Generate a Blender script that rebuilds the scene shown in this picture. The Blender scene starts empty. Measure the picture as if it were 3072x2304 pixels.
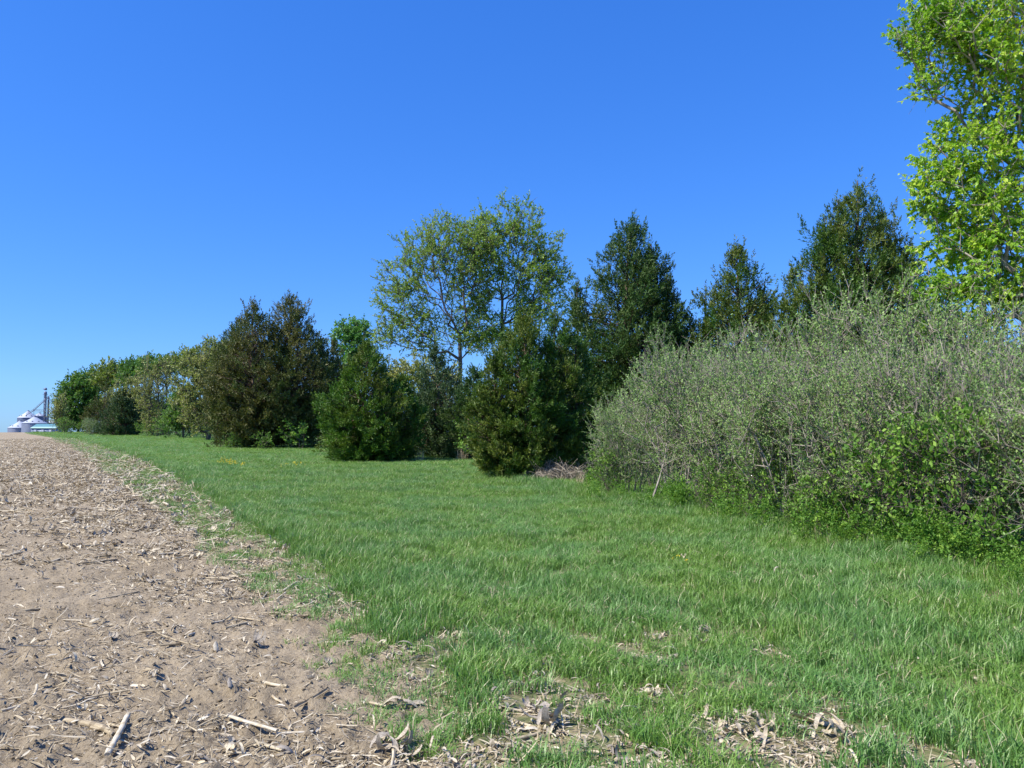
import bpy, math, random
import numpy as np
from mathutils import Vector

# ------------------------------------------------------------------ camera
SC = bpy.context.scene
COL = SC.collection
F3 = 2411.0            # focal length in pixels of a 3072 wide picture
CAMH = 1.6
SLOPE = 0.0085         # the field climbs gently to a crest
HORIZ = 1297.0
PITCH = math.atan((HORIZ - 1152.0) / F3)
cam_d = bpy.data.cameras.new('camera')
cam_d.sensor_width = 36.0
cam_d.lens = 36.0 * F3 / 3072.0
cam_d.clip_start = 0.05
cam_d.clip_end = 9000
cam = bpy.data.objects.new('camera', cam_d)
COL.objects.link(cam)
cam.location = (0, 0, CAMH)
cam.rotation_euler = (math.radians(90) + PITCH, 0, 0)
SC.camera = cam

# ------------------------------------------------------------------ world and sun
SUN_EL = math.radians(50)
SUN_AZ = math.radians(-114)      # measured from +Y (forward), negative = towards the left
sd = Vector((math.sin(SUN_AZ) * math.cos(SUN_EL), math.cos(SUN_AZ) * math.cos(SUN_EL), math.sin(SUN_EL)))
w = bpy.data.worlds.new('World')
SC.world = w
w.use_nodes = True
nt = w.node_tree
nt.nodes.clear()
wo = nt.nodes.new('ShaderNodeOutputWorld')
bg = nt.nodes.new('ShaderNodeBackground')
sky = nt.nodes.new('ShaderNodeTexSky')
sky.sky_type = 'NISHITA'
sky.sun_disc = False
sky.sun_elevation = SUN_EL
sky.sun_rotation = SUN_AZ
sky.altitude = 200
sky.air_density = 1.0
sky.dust_density = 0.3
sky.ozone_density = 2.5
hs = nt.nodes.new('ShaderNodeHueSaturation')
hs.inputs['Saturation'].default_value = 1.25
hs.inputs['Hue'].default_value = 0.51
nt.links.new(sky.outputs[0], hs.inputs['Color'])
# deeper blue overhead and a softer horizon, the way the camera recorded this clear sky
sc_ = nt.nodes.new('ShaderNodeSeparateColor'); cc_ = nt.nodes.new('ShaderNodeCombineColor')
nt.links.new(hs.outputs[0], sc_.inputs[0])
for i_, (a_, g_) in enumerate([(0.330, 0.80), (0.588, 0.67), (1.10, 0.60)]):
    p_ = nt.nodes.new('ShaderNodeMath'); p_.operation = 'POWER'; p_.inputs[1].default_value = g_
    q_ = nt.nodes.new('ShaderNodeMath'); q_.operation = 'MULTIPLY'; q_.inputs[1].default_value = a_ * 0.1912 ** g_ / 0.1516
    nt.links.new(sc_.outputs[i_], p_.inputs[0]); nt.links.new(p_.outputs[0], q_.inputs[0]); nt.links.new(q_.outputs[0], cc_.inputs[i_])
nt.links.new(cc_.outputs[0], bg.inputs['Color'])
bg.inputs['Strength'].default_value = 0.10
nt.links.new(bg.outputs[0], wo.inputs['Surface'])
sl = bpy.data.lights.new('sun', 'SUN')
sl.energy = 4.7
sl.angle = math.radians(0.53)
sl.color = (1.0, 0.94, 0.84)
so = bpy.data.objects.new('sun', sl)
COL.objects.link(so)
so.rotation_euler = (-sd).to_track_quat('-Z', 'Y').to_euler()
so.location = (0, 0, 50)
SC.view_settings.view_transform = 'Standard'
SC.view_settings.look = 'None'
SC.view_settings.gamma = 1
SC.view_settings.use_curve_mapping = False
SC.view_settings.exposure = 0.6
try:
    SC.cycles.max_bounces = 6
    SC.cycles.transparent_max_bounces = 6
    SC.cycles.caustics_reflective = False
    SC.cycles.caustics_refractive = False
except Exception:
    pass

RNG = np.random.default_rng(7)

# ------------------------------------------------------------------ terrain and pixel helpers
def terr(y):
    """large scale height of the land at forward distance y (numpy ok)"""
    y = np.asarray(y, dtype=float)
    rise = SLOPE * np.clip(y, 0, None)
    t = np.clip((y - 165.0) / 80.0, 0, None)
    up = np.where(y < 165, rise, SLOPE * 165 + SLOPE * 80 * (t - t * t * 0.9))
    t2 = np.clip((y - 209.0) / 400.0, 0, 1)
    top = SLOPE * 165 + SLOPE * 80 * (0.55 - 0.55 ** 2 * 0.9)
    far = top - 3.0 * t2 * t2 * (3 - 2 * t2)
    return np.where(y < 209, up, far)

def ray(px, py):
    u, v = (px - 1536.0) / F3, (1152.0 - py) / F3
    c, s = math.cos(PITCH), math.sin(PITCH)
    return u, c - v * s, s + v * c      # x, y, z

def G(px, py):
    """ground point under pixel"""
    x, y, z = ray(px, py)
    k = CAMH / (SLOPE * y - z)
    k = min(k, 205.0 / y) if k > 0 else 205.0 / y
    return np.array([x * k, y * k, float(terr(y * k))])

def P(px, py, d):
    x, y, z = ray(px, py)
    k = d / y
    return np.array([x * k, d, CAMH + z * k])

def ground_at(px, d):
    x, y, z = ray(px, HORIZ)
    return np.array([x * d / y, d, float(terr(d))])

# ------------------------------------------------------------------ noise
def hash2(i, j, seed):
    i = i.astype(np.uint64); j = j.astype(np.uint64)
    h = (i * np.uint64(374761393) + j * np.uint64(668265263) + np.uint64(seed * 1442695041)) & np.uint64(0xffffffff)
    h = ((h ^ (h >> np.uint64(13))) * np.uint64(1274126177)) & np.uint64(0xffffffff)
    h = h ^ (h >> np.uint64(16))
    return h.astype(float) / 4294967295.0

def vnoise(x, y, seed=0):
    x = x + 10000.0; y = y + 10000.0
    i = np.floor(x); j = np.floor(y)
    fx = x - i; fy = y - j
    fx = fx * fx * (3 - 2 * fx); fy = fy * fy * (3 - 2 * fy)
    i = i.astype(np.int64); j = j.astype(np.int64)
    a = hash2(i, j, seed); b = hash2(i + 1, j, seed); c = hash2(i, j + 1, seed); d = hash2(i + 1, j + 1, seed)
    return (a * (1 - fx) + b * fx) * (1 - fy) + (c * (1 - fx) + d * fx) * fy

def fnoise(x, y, seed=0, octv=3):
    s = 0; a = 1; t = 0
    for k in range(octv):
        s = s + a * vnoise(x * 2 ** k, y * 2 ** k, seed + k * 17); t += a; a *= 0.5
    return s / t

# ------------------------------------------------------------------ mesh helpers
class MB:
    """collects chunks of faces and links them as ONE mesh"""
    def __init__(self):
        self.v = []; self.f3 = []; self.f4 = []; self.t3 = []; self.t4 = []; self.m3 = []; self.m4 = []; self.n = 0
    def add(self, v, f, tint=0.5, mat=0):
        v = np.asarray(v, dtype=np.float32).reshape(-1, 3)
        f = np.asarray(f, dtype=np.int32)
        if len(f) == 0: return
        t = np.broadcast_to(np.asarray(tint, dtype=np.float32), (len(f),)).copy()
        m = np.full(len(f), mat, dtype=np.int32)
        self.v.append(v)
        if f.shape[1] == 3:
            self.f3.append(f + self.n); self.t3.append(t); self.m3.append(m)
        else:
            self.f4.append(f + self.n); self.t4.append(t); self.m4.append(m)
        self.n += len(v)
    def mesh(self, name, mats, smooth=False):
        me = bpy.data.meshes.new(name)
        v = np.concatenate(self.v) if self.v else np.zeros((0, 3), np.float32)
        f3 = np.concatenate(self.f3) if self.f3 else np.zeros((0, 3), np.int32)
        f4 = np.concatenate(self.f4) if self.f4 else np.zeros((0, 4), np.int32)
        me.vertices.add(len(v)); me.vertices.foreach_set('co', v.ravel())
        loops = np.concatenate([f3.ravel(), f4.ravel()]).astype(np.int32)
        me.loops.add(len(loops)); me.loops.foreach_set('vertex_index', loops)
        tot = np.concatenate([np.full(len(f3), 3), np.full(len(f4), 4)]).astype(np.int32)
        st = np.concatenate([[0], np.cumsum(tot)[:-1]]).astype(np.int32) if len(tot) else tot
        me.polygons.add(len(tot)); me.polygons.foreach_set('loop_start', st)
        try: me.polygons.foreach_set('loop_total', tot)
        except Exception: pass
        mi = np.concatenate(self.m3 + self.m4).astype(np.int32)
        for m in (mats if isinstance(mats, (list, tuple)) else [mats]): me.materials.append(m)
        me.polygons.foreach_set('material_index', mi)
        at = me.attributes.new('tint', 'FLOAT', 'FACE')
        at.data.foreach_set('value', np.concatenate(self.t3 + self.t4).astype(np.float32))
        if smooth: me.polygons.foreach_set('use_smooth', np.ones(len(tot), dtype=bool))
        me.update(calc_edges=True)
        return me
    def build(self, name, mats, parent=None, smooth=False, loc=None):
        o = bpy.data.objects.new(name, self.mesh(name, mats, smooth))
        COL.objects.link(o)
        if parent: o.parent = parent
        if loc is not None: o.location = tuple(loc)
        return o

def norm(a):
    return a / np.maximum(np.linalg.norm(a, axis=-1, keepdims=True), 1e-9)

def frames(d, rng=None, roll=None):
    """orthonormal basis with z along d: returns x, y, z arrays"""
    d = norm(d)
    up = np.where(np.abs(d[:, 2:3]) > 0.95, np.array([[1.0, 0, 0]]), np.array([[0, 0, 1.0]]))
    x = norm(np.cross(up, d)); y = np.cross(d, x)
    if roll is not None:
        c, s = np.cos(roll)[:, None], np.sin(roll)[:, None]
        x, y = x * c + y * s, -x * s + y * c
    return x, y, d

def tubes(mb, A, B, ra, rb, k=5, tint=0.5, mat=0):
    n = len(A)
    if n == 0: return
    x, y, z = frames(B - A)
    an = np.linspace(0, 2 * np.pi, k, endpoint=False)
    ring = x[:, None, :] * np.cos(an)[None, :, None] + y[:, None, :] * np.sin(an)[None, :, None]
    va = A[:, None, :] + ring * np.asarray(ra).reshape(-1, 1, 1)
    vb = B[:, None, :] + ring * np.asarray(rb).reshape(-1, 1, 1)
    v = np.concatenate([va, vb], axis=1)             # n, 2k, 3
    i = np.arange(k); j = (i + 1) % k
    f = np.stack([i, j, j + k, i + k], axis=1)
    F = (f[None] + (np.arange(n) * 2 * k)[:, None, None]).reshape(-1, 4)
    if np.ndim(tint): tint = np.repeat(tint, k)
    mb.add(v.reshape(-1, 3), F, tint, mat)

def scatter(mb, tv, tf, pos, X, Y, Z, sc, tint=0.5, mat=0):
    """template (local x,y,z) put at pos with basis and scale (n,) or (n,3)"""
    n = len(pos)
    sc = np.asarray(sc, dtype=float)
    if sc.ndim == 1: sc = np.repeat(sc[:, None], 3, axis=1)
    L = tv[None] * sc[:, None, :]
    v = pos[:, None] + L[..., 0:1] * X[:, None] + L[..., 1:2] * Y[:, None] + L[..., 2:3] * Z[:, None]
    F = (tf[None] + (np.arange(n) * len(tv))[:, None, None]).reshape(-1, tf.shape[1])
    if np.ndim(tint): tint = np.repeat(tint, len(tf))
    mb.add(v.reshape(-1, 3), F, tint, mat)

def rdirs(n, rng):
    return norm(rng.normal(size=(n, 3)))

# ------------------------------------------------------------------ object helpers
def tag(o, label=None, cat=None, group=None, kind=None):
    if label: o['label'] = label
    if cat: o['category'] = cat
    if group: o['group'] = group
    if kind: o['kind'] = kind
    return o

def thing(name, loc, label, cat, group=None, rz=0.0):
    o = bpy.data.objects.new(name, None)
    COL.objects.link(o)
    o.location = tuple(loc); o.rotation_euler = (0, 0, rz)
    o.empty_display_size = 0.2
    return tag(o, label, cat, group)

# ------------------------------------------------------------------ materials
def newmat(name):
    m = bpy.data.materials.new(name); m.use_nodes = True
    n = m.node_tree; n.nodes.clear()
    out = n.nodes.new('ShaderNodeOutputMaterial')
    return m, n, out

def ramp(n, stops, fac):
    r = n.nodes.new('ShaderNodeValToRGB')
    el = r.color_ramp.elements
    while len(el) < len(stops): el.new(0.5)
    for e, (p, c) in zip(el, stops):
        e.position = p; e.color = (*c, 1)
    n.links.new(fac, r.inputs[0])
    return r.outputs[0]

def leafmat(name, stops, rough=0.55, trans=0.3, patch=None, patch_scale=0.6, spec=0.4, tcol=1.25):
    m, n, out = newmat(name)
    at = n.nodes.new('ShaderNodeAttribute'); at.attribute_name = 'tint'
    c = ramp(n, stops, at.outputs['Fac'])
    if patch:
        geo = n.nodes.new('ShaderNodeNewGeometry')
        no = n.nodes.new('ShaderNodeTexNoise'); no.inputs['Scale'].default_value = patch_scale
        no.inputs['Detail'].default_value = 3
        n.links.new(geo.outputs['Position'], no.inputs['Vector'])
        mr = n.nodes.new('ShaderNodeMapRange'); mr.inputs[1].default_value = 0.45; mr.inputs[2].default_value = 0.62
        n.links.new(no.outputs[0], mr.inputs[0])
        mx = n.nodes.new('ShaderNodeMix'); mx.data_type = 'RGBA'
        n.links.new(mr.outputs[0], mx.inputs[0]); n.links.new(c, mx.inputs[6]); mx.inputs[7].default_value = (*patch, 1)
        c = mx.outputs[2]
    b = n.nodes.new('ShaderNodeBsdfPrincipled')
    b.inputs['Roughness'].default_value = rough
    b.inputs['Specular IOR Level'].default_value = spec
    n.links.new(c, b.inputs['Base Color'])
    if trans > 0:
        t = n.nodes.new('ShaderNodeBsdfTranslucent')
        mm = n.nodes.new('ShaderNodeMix'); mm.data_type = 'RGBA'; mm.blend_type = 'MULTIPLY'; mm.inputs[0].default_value = 1
        n.links.new(c, mm.inputs[6]); mm.inputs[7].default_value = (tcol, tcol * 1.05, 0.6, 1)
        n.links.new(mm.outputs[2], t.inputs[0])
        ms = n.nodes.new('ShaderNodeMixShader'); ms.inputs[0].default_value = trans
        n.links.new(b.outputs[0], ms.inputs[1]); n.links.new(t.outputs[0], ms.inputs[2])
        n.links.new(ms.outputs[0], out.inputs[0])
    else:
        n.links.new(b.outputs[0], out.inputs[0])
    return m

def barkmat(name, c1, c2, scale=9):
    m, n, out = newmat(name)
    tc = n.nodes.new('ShaderNodeTexCoord')
    no = n.nodes.new('ShaderNodeTexNoise'); no.inputs['Scale'].default_value = scale; no.inputs['Detail'].default_value = 4
    n.links.new(tc.outputs['Object'], no.inputs['Vector'])
    c = ramp(n, [(0.35, c1), (0.65, c2)], no.outputs[0])
    b = n.nodes.new('ShaderNodeBsdfPrincipled'); b.inputs['Roughness'].default_value = 0.85
    n.links.new(c, b.inputs['Base Color'])
    n.links.new(b.outputs[0], out.inputs[0])
    return m

M = {}
M['brown_cedar'] = leafmat('brown cedar foliage', [(0, (0.057, 0.079, 0.015)), (0.5, (0.122, 0.130, 0.029)), (1, (0.193, 0.186, 0.048))], trans=0.15, patch=(0.067, 0.110, 0.020), patch_scale=0.5)
M['green_cedar'] = leafmat('green cedar foliage', [(0, (0.042, 0.109, 0.011)), (0.6, (0.085, 0.195, 0.017)), (1, (0.156, 0.257, 0.027))], trans=0.2, patch=(0.120, 0.164, 0.020), patch_scale=0.7)
M['dark_cedar'] = leafmat('dark cedar foliage', [(0, (0.027, 0.073, 0.014)), (0.6, (0.055, 0.131, 0.022)), (1, (0.117, 0.181, 0.043))], trans=0.15, patch=(0.074, 0.123, 0.019), patch_scale=0.6)
M['olive_cedar'] = leafmat('olive cedar foliage', [(0, (0.043, 0.098, 0.011)), (0.5, (0.099, 0.158, 0.019)), (1, (0.192, 0.225, 0.034))], trans=0.2, patch=(0.056, 0.143, 0.016), patch_scale=0.6)
M['blue_cedar'] = leafmat('blue green cedar foliage', [(0, (0.037, 0.075, 0.027)), (0.6, (0.072, 0.128, 0.040)), (1, (0.125, 0.190, 0.062))], trans=0.15)
M['maple_yel'] = leafmat('yellow green young leaves', [(0, (0.176, 0.310, 0.040)), (0.6, (0.256, 0.388, 0.060)), (1, (0.352, 0.436, 0.120))], trans=0.35)
M['maple_green'] = leafmat('fresh green leaves', [(0, (0.15, 0.29, 0.035)), (0.6, (0.25, 0.39, 0.055)), (1, (0.36, 0.46, 0.09))], trans=0.35)
M['maple_bright'] = leafmat('bright young maple leaves', [(0, (0.137, 0.317, 0.024)), (0.5, (0.287, 0.502, 0.036)), (1, (0.491, 0.634, 0.067))], trans=0.4, rough=0.45)
M['far_green'] = leafmat('far green leaves', [(0, (0.063, 0.163, 0.031)), (0.6, (0.119, 0.247, 0.044)), (1, (0.196, 0.312, 0.061))], trans=0.3)
M['far_light'] = leafmat('light green leaves', [(0, (0.140, 0.221, 0.050)), (0.6, (0.224, 0.299, 0.066)), (1, (0.322, 0.351, 0.094))], trans=0.3)
M['tan_bud'] = leafmat('tan and olive budding foliage', [(0, (0.187, 0.245, 0.059)), (0.5, (0.315, 0.345, 0.108)), (1, (0.408, 0.420, 0.171))], trans=0.3)
M['olive_leaf'] = leafmat('grey green small leaves', [(0, (0.133, 0.250, 0.064)), (0.5, (0.222, 0.356, 0.101)), (1, (0.323, 0.456, 0.156))], trans=0.25, rough=0.6, spec=0.25)
M['bush_leaf'] = leafmat('bright green bush leaves', [(0, (0.07, 0.18, 0.022)), (0.5, (0.13, 0.27, 0.035)), (1, (0.28, 0.44, 0.07))], trans=0.3, rough=0.55, spec=0.3)
M['poplar_leaf'] = leafmat('mid green glossy leaves', [(0, (0.063, 0.182, 0.033)), (0.6, (0.119, 0.286, 0.055)), (1, (0.196, 0.390, 0.088))], trans=0.3)
M['bark'] = barkmat('grey brown bark', (0.07, 0.055, 0.042), (0.17, 0.14, 0.115))
M['pale_bark'] = barkmat('pale grey bark', (0.20, 0.17, 0.135), (0.42, 0.37, 0.30))
M['cedar_bark'] = barkmat('red brown stringy bark', (0.07, 0.045, 0.03), (0.20, 0.14, 0.10))
M['dead_wood'] = barkmat('bleached dead wood', (0.20, 0.165, 0.12), (0.46, 0.40, 0.31))

# ------------------------------------------------------------------ conifer generator
def plumes(mb, O, D, L, nb, width, rng, tint, wide=1.0):
    """feathery sprays: nb thin blades set around each axis"""
    n = len(O)
    t = rng.random((n, nb)) ** 0.8
    X, Y, Z = frames(D)
    ph = rng.random((n, nb)) * 2 * np.pi
    rad = X[:, None] * np.cos(ph)[..., None] + Y[:, None] * np.sin(ph)[..., None]
    pos = O[:, None] + Z[:, None] * (L[:, None] * t)[..., None] + rad * (L[:, None] * 0.10 * wide * (1 - t) * rng.random((n, nb)))[..., None]
    bd = norm(Z[:, None] * 0.75 + rad * (wide * (1.0 - 0.65 * t))[..., None] + rng.normal(size=(n, nb, 3)) * 0.18)
    bl = L[:, None] * (0.50 * (1 - 0.6 * t)) * (0.7 + 0.6 * rng.random((n, nb)))
    sd_ = norm(np.cross(bd, rng.normal(size=(n, nb, 3))))
    wd = width * (0.7 + 0.6 * rng.random((n, nb)))
    a = pos - sd_ * (wd * 0.5)[..., None]
    b = pos + sd_ * (wd * 0.5)[..., None] + bd * (bl * 0.2)[..., None]
    tip = pos + bd * bl[..., None]
    v = np.stack([a, b, tip], axis=2).reshape(-1, 3)
    k = n * nb
    f = np.arange(k)[:, None] * 3 + np.array([[0, 1, 2]])
    tt = (tint[:, None] + rng.normal(size=(n, nb)) * 0.12).ravel()
    mb.add(v, f, np.clip(tt, 0, 1), 0)

def conifer(name, base, leaders, label, mat, dist, seed, plume_n=900, nb=26, cat='cedar tree', group=None, low=0.04, droop=0.1, ragged=0.5, twiggy=0.12, bent=True):
    """leaders: list of (dx, dy, z0, z1, r, share) cones that make the crown"""
    rng = np.random.default_rng(seed)
    root = thing(name, base, label, cat, group)
    tk = MB(); lf = MB()
    w_ = 0.040 * max(0.6, dist / 36.0) ** 0.7
    nb = int(nb * 0.67)
    O = []; D = []; L = []; T = []
    for (dx, dy, z0, z1, r, share) in leaders:
        H = z1 - z0
        nseg = 8
        zz = np.linspace(0, z1, nseg + 1)
        tx = dx * np.clip(zz / max(z0 + 0.3 * H, 0.1), 0, 1) + np.cumsum(rng.normal(size=nseg + 1) * 0.015 * z1)*0.6
        ty = dy * np.clip(zz / max(z0 + 0.3 * H, 0.1), 0, 1) + np.cumsum(rng.normal(size=nseg + 1) * 0.015 * z1)*0.6
        tx -= tx[0]; ty -= ty[0]
        axis = np.stack([tx, ty, zz], 1)
        rr = 0.022 * z1 * (1 - zz / z1 * 0.93)
        tubes(tk, axis[:-1], axis[1:], rr[:-1], rr[1:], 6)
        def ax(z):
            return np.array([np.interp(z, zz, tx), np.interp(z, zz, ty), z])
        # lobes make the outline uneven
        lob = [(rng.random() * 6.28, z0 + rng.random() * H, (rng.random() - 0.45) * 2 * ragged) for _ in range(22)]
        nbr = int(plume_n * share / 2.75)
        for _ in range(nbr):
            u = rng.random()
            while rng.random() > (1 - u) ** 0.5 + 0.1: u = rng.random()
            h = z0 + H * (low + (0.985 - low) * u)
            uu = (h - z0) / H
            prof = 1.5 * min((1 - uu) ** 0.8, 0.64) * (0.80 + 0.20 * min(1, uu / 0.18 + 0.25))
            phi = rng.random() * 6.283
            g = 1.0
            for (pa, pz, am) in lob:
                da = (phi - pa + math.pi) % (2 * math.pi) - math.pi
                g += am * math.exp(-(da / 0.5) ** 2 - ((h - pz) / (0.08 * H)) ** 2)
            ln = max(0.12, r * prof * g * (0.82 + 0.3 * rng.random()))
            el = math.radians(5 + 42 * uu + rng.normal() * 10)
            d = np.array([math.cos(phi) * math.cos(el), math.sin(phi) * math.cos(el), math.sin(el)])
            a = ax(max(0.02, h - math.sin(el) * ln * 0.6))
            a[2] = max(a[2], 0.1)
            b = a + d * ln
            b[2] = max(b[2] - droop * ln * (1 - uu) * rng.random(), 0.10)
            tubes(tk, a[None], b[None], [0.012 * ln + 0.006], [0.004], 3)
            m = int(np.clip(5 + 6 * ln / max(r, 0.1), 5, 12))
            s = 1 - rng.random(m) ** 2.2 * 0.62
            s[0] = 1.0
            pp = a + (b - a) * s[:, None] + rng.normal(size=(m, 3)) * 0.042 * r
            dd = norm(d[None] * 0.8 + rng.normal(size=(1, 3)) * 0.25 + rng.normal(size=(m, 3)) * 0.33 + np.array([[0, 0, 0.45 + 0.7 * uu]]))
            # tuft sits at the branch, opens outwards
            ll = (0.20 + 0.26 * rng.random(m)) * (r ** 0.5) * 0.85 * (1 - 0.30 * uu)
            O.append(pp - dd * (ll * 0.5)[:, None]); D.append(dd); L.append(ll)
            base_t = rng.random() * 0.7 + 0.15
            T.append(np.clip(base_t + rng.normal(size=m) * 0.12, 0, 1))
        # leader tip plumes and thin wisps above the outline
        for q in range(10):
            z = z1 - q * 0.035 * H
            p = ax(z)[None]
            dd = norm(np.array([[0, 0, 1.0]]) + rng.normal(size=(1, 3)) * 0.3)
            O.append(p); D.append(dd); L.append(np.array([0.05 * H])); T.append(np.array([0.6]))
        for q in range(26):
            h = z0 + H * (0.25 + 0.68 * rng.random() ** 0.8)
            phi = rng.random() * 6.283
            rr_ = r * 1.5 * min((1 - (h - z0) / H) ** 0.8, 0.64) * (0.75 + 0.2 * rng.random())
            p = ax(h) + np.array([math.cos(phi), math.sin(phi), 0]) * rr_
            SL = H * (0.05 + 0.06 * rng.random()); lean_ = np.array([math.cos(phi) * 0.35, math.sin(phi) * 0.35, 1.0]) + rng.normal(size=3) * 0.12
            k3 = 9
            tq = np.linspace(0, 1, k3)
            axp = p[None] + norm(lean_[None]) * (SL * tq)[:, None]
            dq = norm(lean_[None] * 0.8 + rng.normal(size=(k3, 3)) * (0.75 * (1 - tq * 0.8))[:, None])
            O.append(axp); D.append(dq); L.append(SL * (0.42 - 0.2 * tq)); T.append(np.clip(0.35 + 0.45 * tq + rng.normal() * 0.15, 0, 1))
        for q in range(int(3 + twiggy * 30)):
            h = z0 + H * (0.45 + 0.45 * rng.random())
            phi = rng.random() * 6.283
            rr_ = r * (1 - (h - z0) / H) ** 0.8
            d = norm(np.array([math.cos(phi) * 0.5, math.sin(phi) * 0.5, 1.0]))
            p = ax(h) + np.array([math.cos(phi), math.sin(phi), 0]) * rr_ * 0.72
            for w2 in range(3):
                O.append((p + rng.normal(size=3) * 0.02 * H)[None]); D.append(norm((d + rng.normal(size=3) * 0.15)[None])); L.append(np.array([(0.05 + 0.05 * rng.random()) * H + 0.12])); T.append(np.array([0.5 + 0.4 * rng.random()]))
        # dead grey sticks showing in the crown
        for q in range(3):
            h = z0 + H * (0.2 + 0.45 * rng.random()); phi = -math.pi / 2 + rng.normal() * 0.8
            rr_ = r * (1 - (h - z0) / H) ** 0.75
            p = ax(h) + np.array([math.cos(phi), math.sin(phi), 0]) * rr_ * 0.55
            q2 = p + np.array([math.cos(phi) * 0.5 + rng.normal() * 0.5, math.sin(phi) * 0.6, rng.normal() * 0.4]) * 0.09 * H
            dead = MB(); tubes(dead, p[None], q2[None], [0.02], [0.008], 4); dead.build('dead_branch', M['dead_wood'], root)
    O = np.concatenate(O); D = np.concatenate(D); L = np.concatenate(L); T = np.concatenate(T)
    plumes(lf, O, D, L, nb, w_, rng, T)
    tk.build('trunk', M['cedar_bark'], root, smooth=True)
    lf.build('crown', M[mat], root)
    return root

# ------------------------------------------------------------------ broadleaf generator
def ellips(n, ells, rng, shell=0.55):
    """points in a union of ellipsoids (cx,cy,cz,rx,ry,rz), denser towards the skin"""
    vol = np.array([e[3] * e[4] * e[5] for e in ells]) ** 0.8
    pick = rng.choice(len(ells), size=n, p=vol / vol.sum())
    E = np.array(ells)[pick]
    r = rng.random(n) ** shell
    d = rdirs(n, rng)
    return E[:, :3] + d * r[:, None] * E[:, 3:]

def grow(chains, pts, rng, bf=0.35, down=0.6, seg=0.7, wob=0.08):
    """join the points to the starting chains into one branching skeleton"""
    pos = []; par = []; plen = []
    for ch in chains:
        p0 = -1
        for k, c in enumerate(ch):
            pos.append(np.array(c, float)); par.append(p0)
            plen.append(0 if p0 < 0 else plen[p0] + np.linalg.norm(pos[-1] - pos[p0]))
            p0 = len(pos) - 1
    N0 = len(pos); n = len(pts)
    best = np.full(n, 1e9); bi = np.zeros(n, int); done = np.zeros(n, bool)
    def upd(k):
        dlt = pts - pos[k]
        ds = np.linalg.norm(dlt, axis=1)
        c = ds * (1 + down * np.clip(-dlt[:, 2] / np.maximum(ds, 1e-6), -0.3, 1)) + bf * plen[k]
        mk = (c < best) & ~done
        best[mk] = c[mk]; bi[mk] = k
    for k in range(N0): upd(k)
    ends = []
    for _ in range(n):
        i = int(np.argmin(np.where(done, 1e9, best)))
        j = bi[i]; a = pos[j]; b = pts[i]
        ln = np.linalg.norm(b - a)
        m = max(1, int(ln / seg))
        p0 = j
        off = rng.normal(size=3) * wob * ln
        for q in range(1, m + 1):
            t = q / m
            c = a + (b - a) * t + off * math.sin(math.pi * t) + (np.array([0, 0, -0.06 * ln]) * math.sin(math.pi * t))
            pos.append(c); par.append(p0); plen.append(plen[p0] + ln / m)
            p0 = len(pos) - 1
            done[i] = True
            upd(p0)
        ends.append(p0)
    return np.array(pos), np.array(par), np.array(ends), N0

def radii(pos, par, rt, expo=2.3, mx=None):
    n = len(pos)
    acc = np.zeros(n)
    nch = np.zeros(n, int)
    for i in range(n):
        if par[i] >= 0: nch[par[i]] += 1
    for i in range(n - 1, -1, -1):
        if acc[i] == 0: acc[i] = rt ** expo
        if par[i] >= 0: acc[par[i]] += acc[i]
    r = acc ** (1 / expo)
    if mx: r = np.minimum(r, mx)
    return r

LEAF_OVAL = (np.array([[0, 0, 0], [0.28, 0.02, 0.45], [0, 0.08, 1.0], [-0.28, 0.02, 0.45]]), np.array([[0, 1, 2, 3]]))
LEAF_LOBED = (np.array([[0, 0, 0], [0.42, 0.14, 0.30], [0.20, 0.02, 0.55], [0, 0.20, 1.1], [-0.20, 0.02, 0.55], [-0.42, 0.14, 0.30]]),
              np.array([[0, 1, 2], [0, 2, 3], [0, 3, 4], [0, 4, 5]]))

def leaves_on(mb, TA, TD, TL, k, size, rng, tmpl, droop=0.0, tint=None, out=0.6, mat=0, jit=0.0):
    """k leaves along each twig"""
    n = len(TA)
    t = 0.15 + 0.9 * rng.random((n, k))
    pos = TA[:, None] + TD[:, None] * (TL[:, None] * t)[..., None]
    pos = pos.reshape(-1, 3) + rng.normal(size=(n * k, 3)) * jit
    d = np.repeat(TD, k, axis=0) * out + rng.normal(size=(n * k, 3)) * 0.6
    d = norm(d + np.array([[0, 0, -droop]]))
    X, Y, Z = frames(d, roll=rng.random(n * k) * 6.283)
    if tint is None: tint = rng.random(n)
    tt = np.clip(np.repeat(tint, k) + rng.normal(size=n * k) * 0.15, 0, 1)
    scatter(mb, tmpl[0], tmpl[1], pos, X, Y, Z, size * (0.6 + 0.7 * rng.random(n * k)), tt, mat)

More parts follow.
